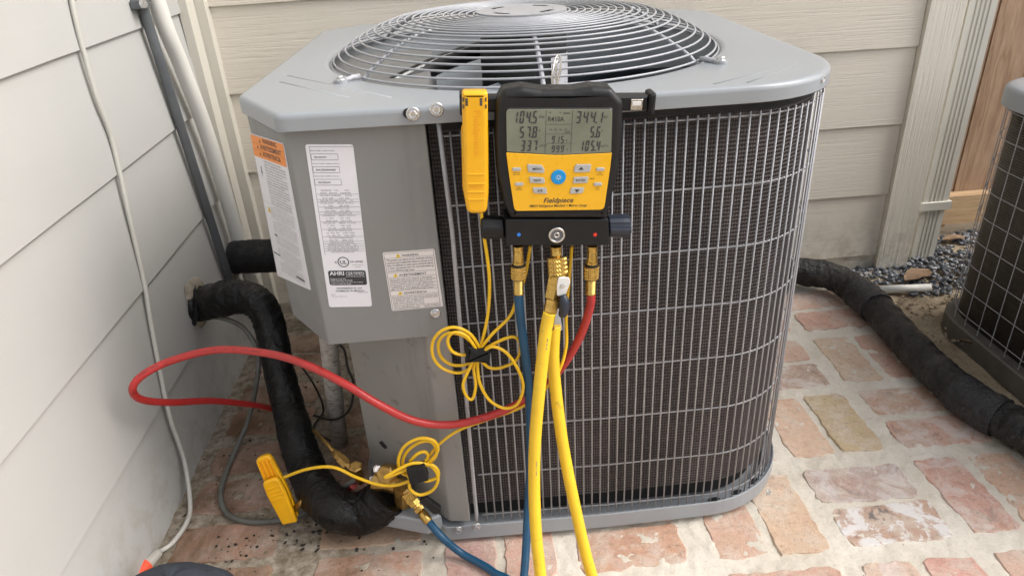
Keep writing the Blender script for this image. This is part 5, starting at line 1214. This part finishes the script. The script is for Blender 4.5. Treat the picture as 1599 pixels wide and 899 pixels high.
cable('cable', [(-0.0182, 0.9660, 0.4694), (0.0004, 0.9620, 0.4849), (0.0269, 0.9600, 0.4981)[:3], (0.0433, 0.9620, 0.4964), (0.0498, 0.9650, 0.4755), (0.0414, 0.9680, 0.4495), (0.0186, 0.9700, 0.4366), (-0.0025, 0.9700, 0.4375), (-0.0171, 0.9680, 0.4555)], .0027, M['ycable'], k1)
cable('cable', [(-0.0139, 0.9600, 0.4729), (0.0034, 0.9550, 0.4878), (0.0251, 0.9520, 0.4766), (0.0419, 0.9500, 0.4453), (0.0495, 0.9500, 0.4089), (0.0384, 0.9520, 0.3732), (0.0166, 0.9550, 0.3640), (-0.0070, 0.9570, 0.3810), (-0.0205, 0.9600, 0.4130), (-0.0224, 0.9640, 0.4424), (-0.0198, 0.9660, 0.4621)], .0027, M['ycable'], k1)
cable('cable', [(-0.0247, 0.9660, 0.4651), (-0.0358, 0.9620, 0.4451), (-0.0488, 0.9600, 0.4160), (-0.0446, 0.9600, 0.3908), (-0.0354, 0.9600, 0.3858), (-0.0279, 0.9620, 0.4123), (-0.0287, 0.9660, 0.4416), (-0.0219, 0.9680, 0.4610)], .0027, M['ycable'], k1)
cable('cable', [(-0.0177, 0.9660, 0.4755), (0.0050, 0.9650, 0.5043), (0.0347, 0.9750, 0.5277), (0.0479, 0.9850, 0.5502), (0.0643, 0.9850, 0.5946), (0.0737, 0.9750, 0.6491)], .0027, M['ycable'], k1)
m = MB(); vq = Vector((-0.0200, 0.9660, 0.4721)); FVv = Fr(vq, (.95, 0, -.1), (.1, 0, .95), (0, -1, 0))
m.prism(FVv, rpoly([(-.021, -.014), (0, -.012), (.019, -.015), (.021, .012), (0, .010), (-.016, .018)], .003, 3), -.013, .013, .005, smooth=True, bevseg=3); m.build('cable_tie', M['velcro'], k1)
# second clamp lying at the left, with its own cable from the gauge
k2 = thing('pipe_clamp', (-0.4319, 1.0600, 0.1425), 'orange yellow plastic clamp gripping a thin line low on the left', 'clamp', 'yellow pipe clamps of the gauge')
ca = Vector((-0.4533, 1.0900, 0.1894)); cb_ = Vector((-0.4313, 1.0750, 0.0383)); ax = (ca - cb_).normalized(); sidev = ax.cross(Vector((0, 1, 0))).normalized(); nrm = sidev.cross(ax)
if nrm.y > 0: nrm = -nrm
sidev = ax.cross(nrm); 
if sidev.x < 0: sidev = -sidev
K = Fr((ca + cb_) / 2, sidev, ax, nrm); Lk = (ca - cb_).length
m = MB(); m.prism(K, rpoly([(-.017, Lk * .20), (.015, Lk * .24), (.0195, 0), (.0185, -Lk * .5), (-.012, -Lk * .5), (-.0185, .0)], [.010, .010, .02, .004, .004, .02], 5), 0, .012, .004, smooth=True, bevseg=4); m.build('upper_jaw', M['yellow'], k2)
m = MB(); base_ = rpoly([(-.018, Lk * .5), (.012, Lk * .54), (.0195, 0), (.0195, -Lk * .48), (-.013, -Lk * .48), (-.020, .0)], [.010, .012, .02, .004, .004, .02], 5); m.prism(K, base_, -.012, -.001, .003, smooth=True, bevseg=3); m.build('lower_jaw', M['yellow'], k2)
m = MB(); m.prism(K, rpoly([(-.0135, Lk * .22), (.0125, Lk * .25), (.009, Lk * .49), (-.013, Lk * .455)], .004, 4), -.0012, .0004, 0); m.build('jaw_recess', M['orange'], k2)
for a in (-.013, -.004, .005, .0125):
    m = MB(); m.prism(K, [(a - .0012, Lk * .23), (a + .0012, Lk * .23), (a + .0002, Lk * .47), (a - .0022, Lk * .47)], 0, .0035, .0005); m.build('jaw_rib', M['yellow'], k2)
for b in (.10, .04, -.02, -.08):
    m = MB(); m.prism(K, rpoly([(-.0125, Lk * b - .0012 - .001), (.0135, Lk * b - .0012 + .002), (.0135, Lk * b + .0012 + .002), (-.0125, Lk * b + .0012 - .001)], .001, 2), .0115, .0134, .0006); m.build('grip_rib', M['yellow'], k2)
m = MB(); m.tube([K(.016, -Lk * .36, -.002), K(.05, -Lk * .20, -.002)], .006, 8); m.build('jaw_pad', M['old_brass'], k2)
cable('cable', [(-0.4139, 1.0600, 0.1649), (-0.3590, 1.0400, 0.1975), (-0.3054, 1.0200, 0.2139), (-0.2648, 1.0050, 0.1995), (-0.2237, 0.9900, 0.1899), (-0.1908, 0.9850, 0.1890), (-0.1643, 0.9850, 0.1966), (-0.1496, 0.9850, 0.2025)], .003, M['ycable'], k2)
cable('cable', [(0.1372, 0.9750, 0.6436), (0.1321, 0.9720, 0.5951), (0.1253, 0.9680, 0.5290), (0.1232, 0.9600, 0.4738), (0.1084, 0.9500, 0.4321), (0.0842, 0.9500, 0.3987), (0.0464, 0.9700, 0.3519), (-0.0156, 0.9850, 0.3193), (-0.0677, 0.9880, 0.2986), (-0.1040, 0.9850, 0.2735), (-0.1260, 0.9820, 0.2478), (-0.1440, 0.9820, 0.2199)], .0027, M['ycable'], k2)
cable('cable', [(-0.1437, 0.9800, 0.2217), (-0.1162, 0.9750, 0.2528), (-0.1046, 0.9720, 0.2760), (-0.1115, 0.9720, 0.2955), (-0.1342, 0.9730, 0.3015), (-0.1618, 0.9750, 0.2858), (-0.1774, 0.9780, 0.2529), (-0.1748, 0.9800, 0.2209), (-0.1563, 0.9800, 0.2126)], .003, M['ycable'], k2)
cable('cable', [(-0.1506, 0.9880, 0.2152), (-0.1230, 0.9850, 0.2343), (-0.1089, 0.9820, 0.2591), (-0.1154, 0.9820, 0.2832), (-0.1355, 0.9830, 0.2847), (-0.1604, 0.9850, 0.2654), (-0.1721, 0.9860, 0.2362), (-0.1644, 0.9880, 0.1969)], .003, M['ycable'], k2)
cable('cable', [(-0.1514, 0.9750, 0.2227), (-0.1347, 0.9700, 0.2071), (-0.1132, 0.9680, 0.2139), (-0.1094, 0.9680, 0.2285), (-0.1184, 0.9700, 0.2412), (-0.1359, 0.9740, 0.2382)], .003, M['ycable'], k2)
cable('cable', [(-0.1606, 0.9750, 0.2132), (-0.1640, 0.9700, 0.1923), (-0.1484, 0.9680, 0.1768), (-0.1243, 0.9670, 0.1856), (-0.1113, 0.9670, 0.2101), (-0.1158, 0.9690, 0.2329), (-0.1295, 0.9720, 0.2437), (-0.1568, 0.9680, 0.2506), (-0.1985, 0.9650, 0.2316), (-0.1984, 0.9680, 0.2258), (-0.1611, 0.9720, 0.2356), (-0.1362, 0.9750, 0.2359)], .003, M['ycable'], k2)
cable('cable', [(-0.1580, 0.9800, 0.2459), (-0.1422, 0.9780, 0.2635), (-0.1283, 0.9780, 0.2663), (-0.1255, 0.9790, 0.2518), (-0.1425, 0.9800, 0.2321)], .003, M['ycable'], k2)
m = MB(); vq = Vector((-0.1465, 0.9660, 0.2318)); FVv = Fr(vq, (.9, 0, .25), (-.25, 0, .9), (0, -1, 0)); m.prism(FVv, rpoly([(-.019, -.015), (.015, -.019), (.019, .012), (-.012, .019)], .003, 3), -.010, .010, .003, smooth=True, bevseg=3); m.build('cable_tie', M['velcro'], k2)
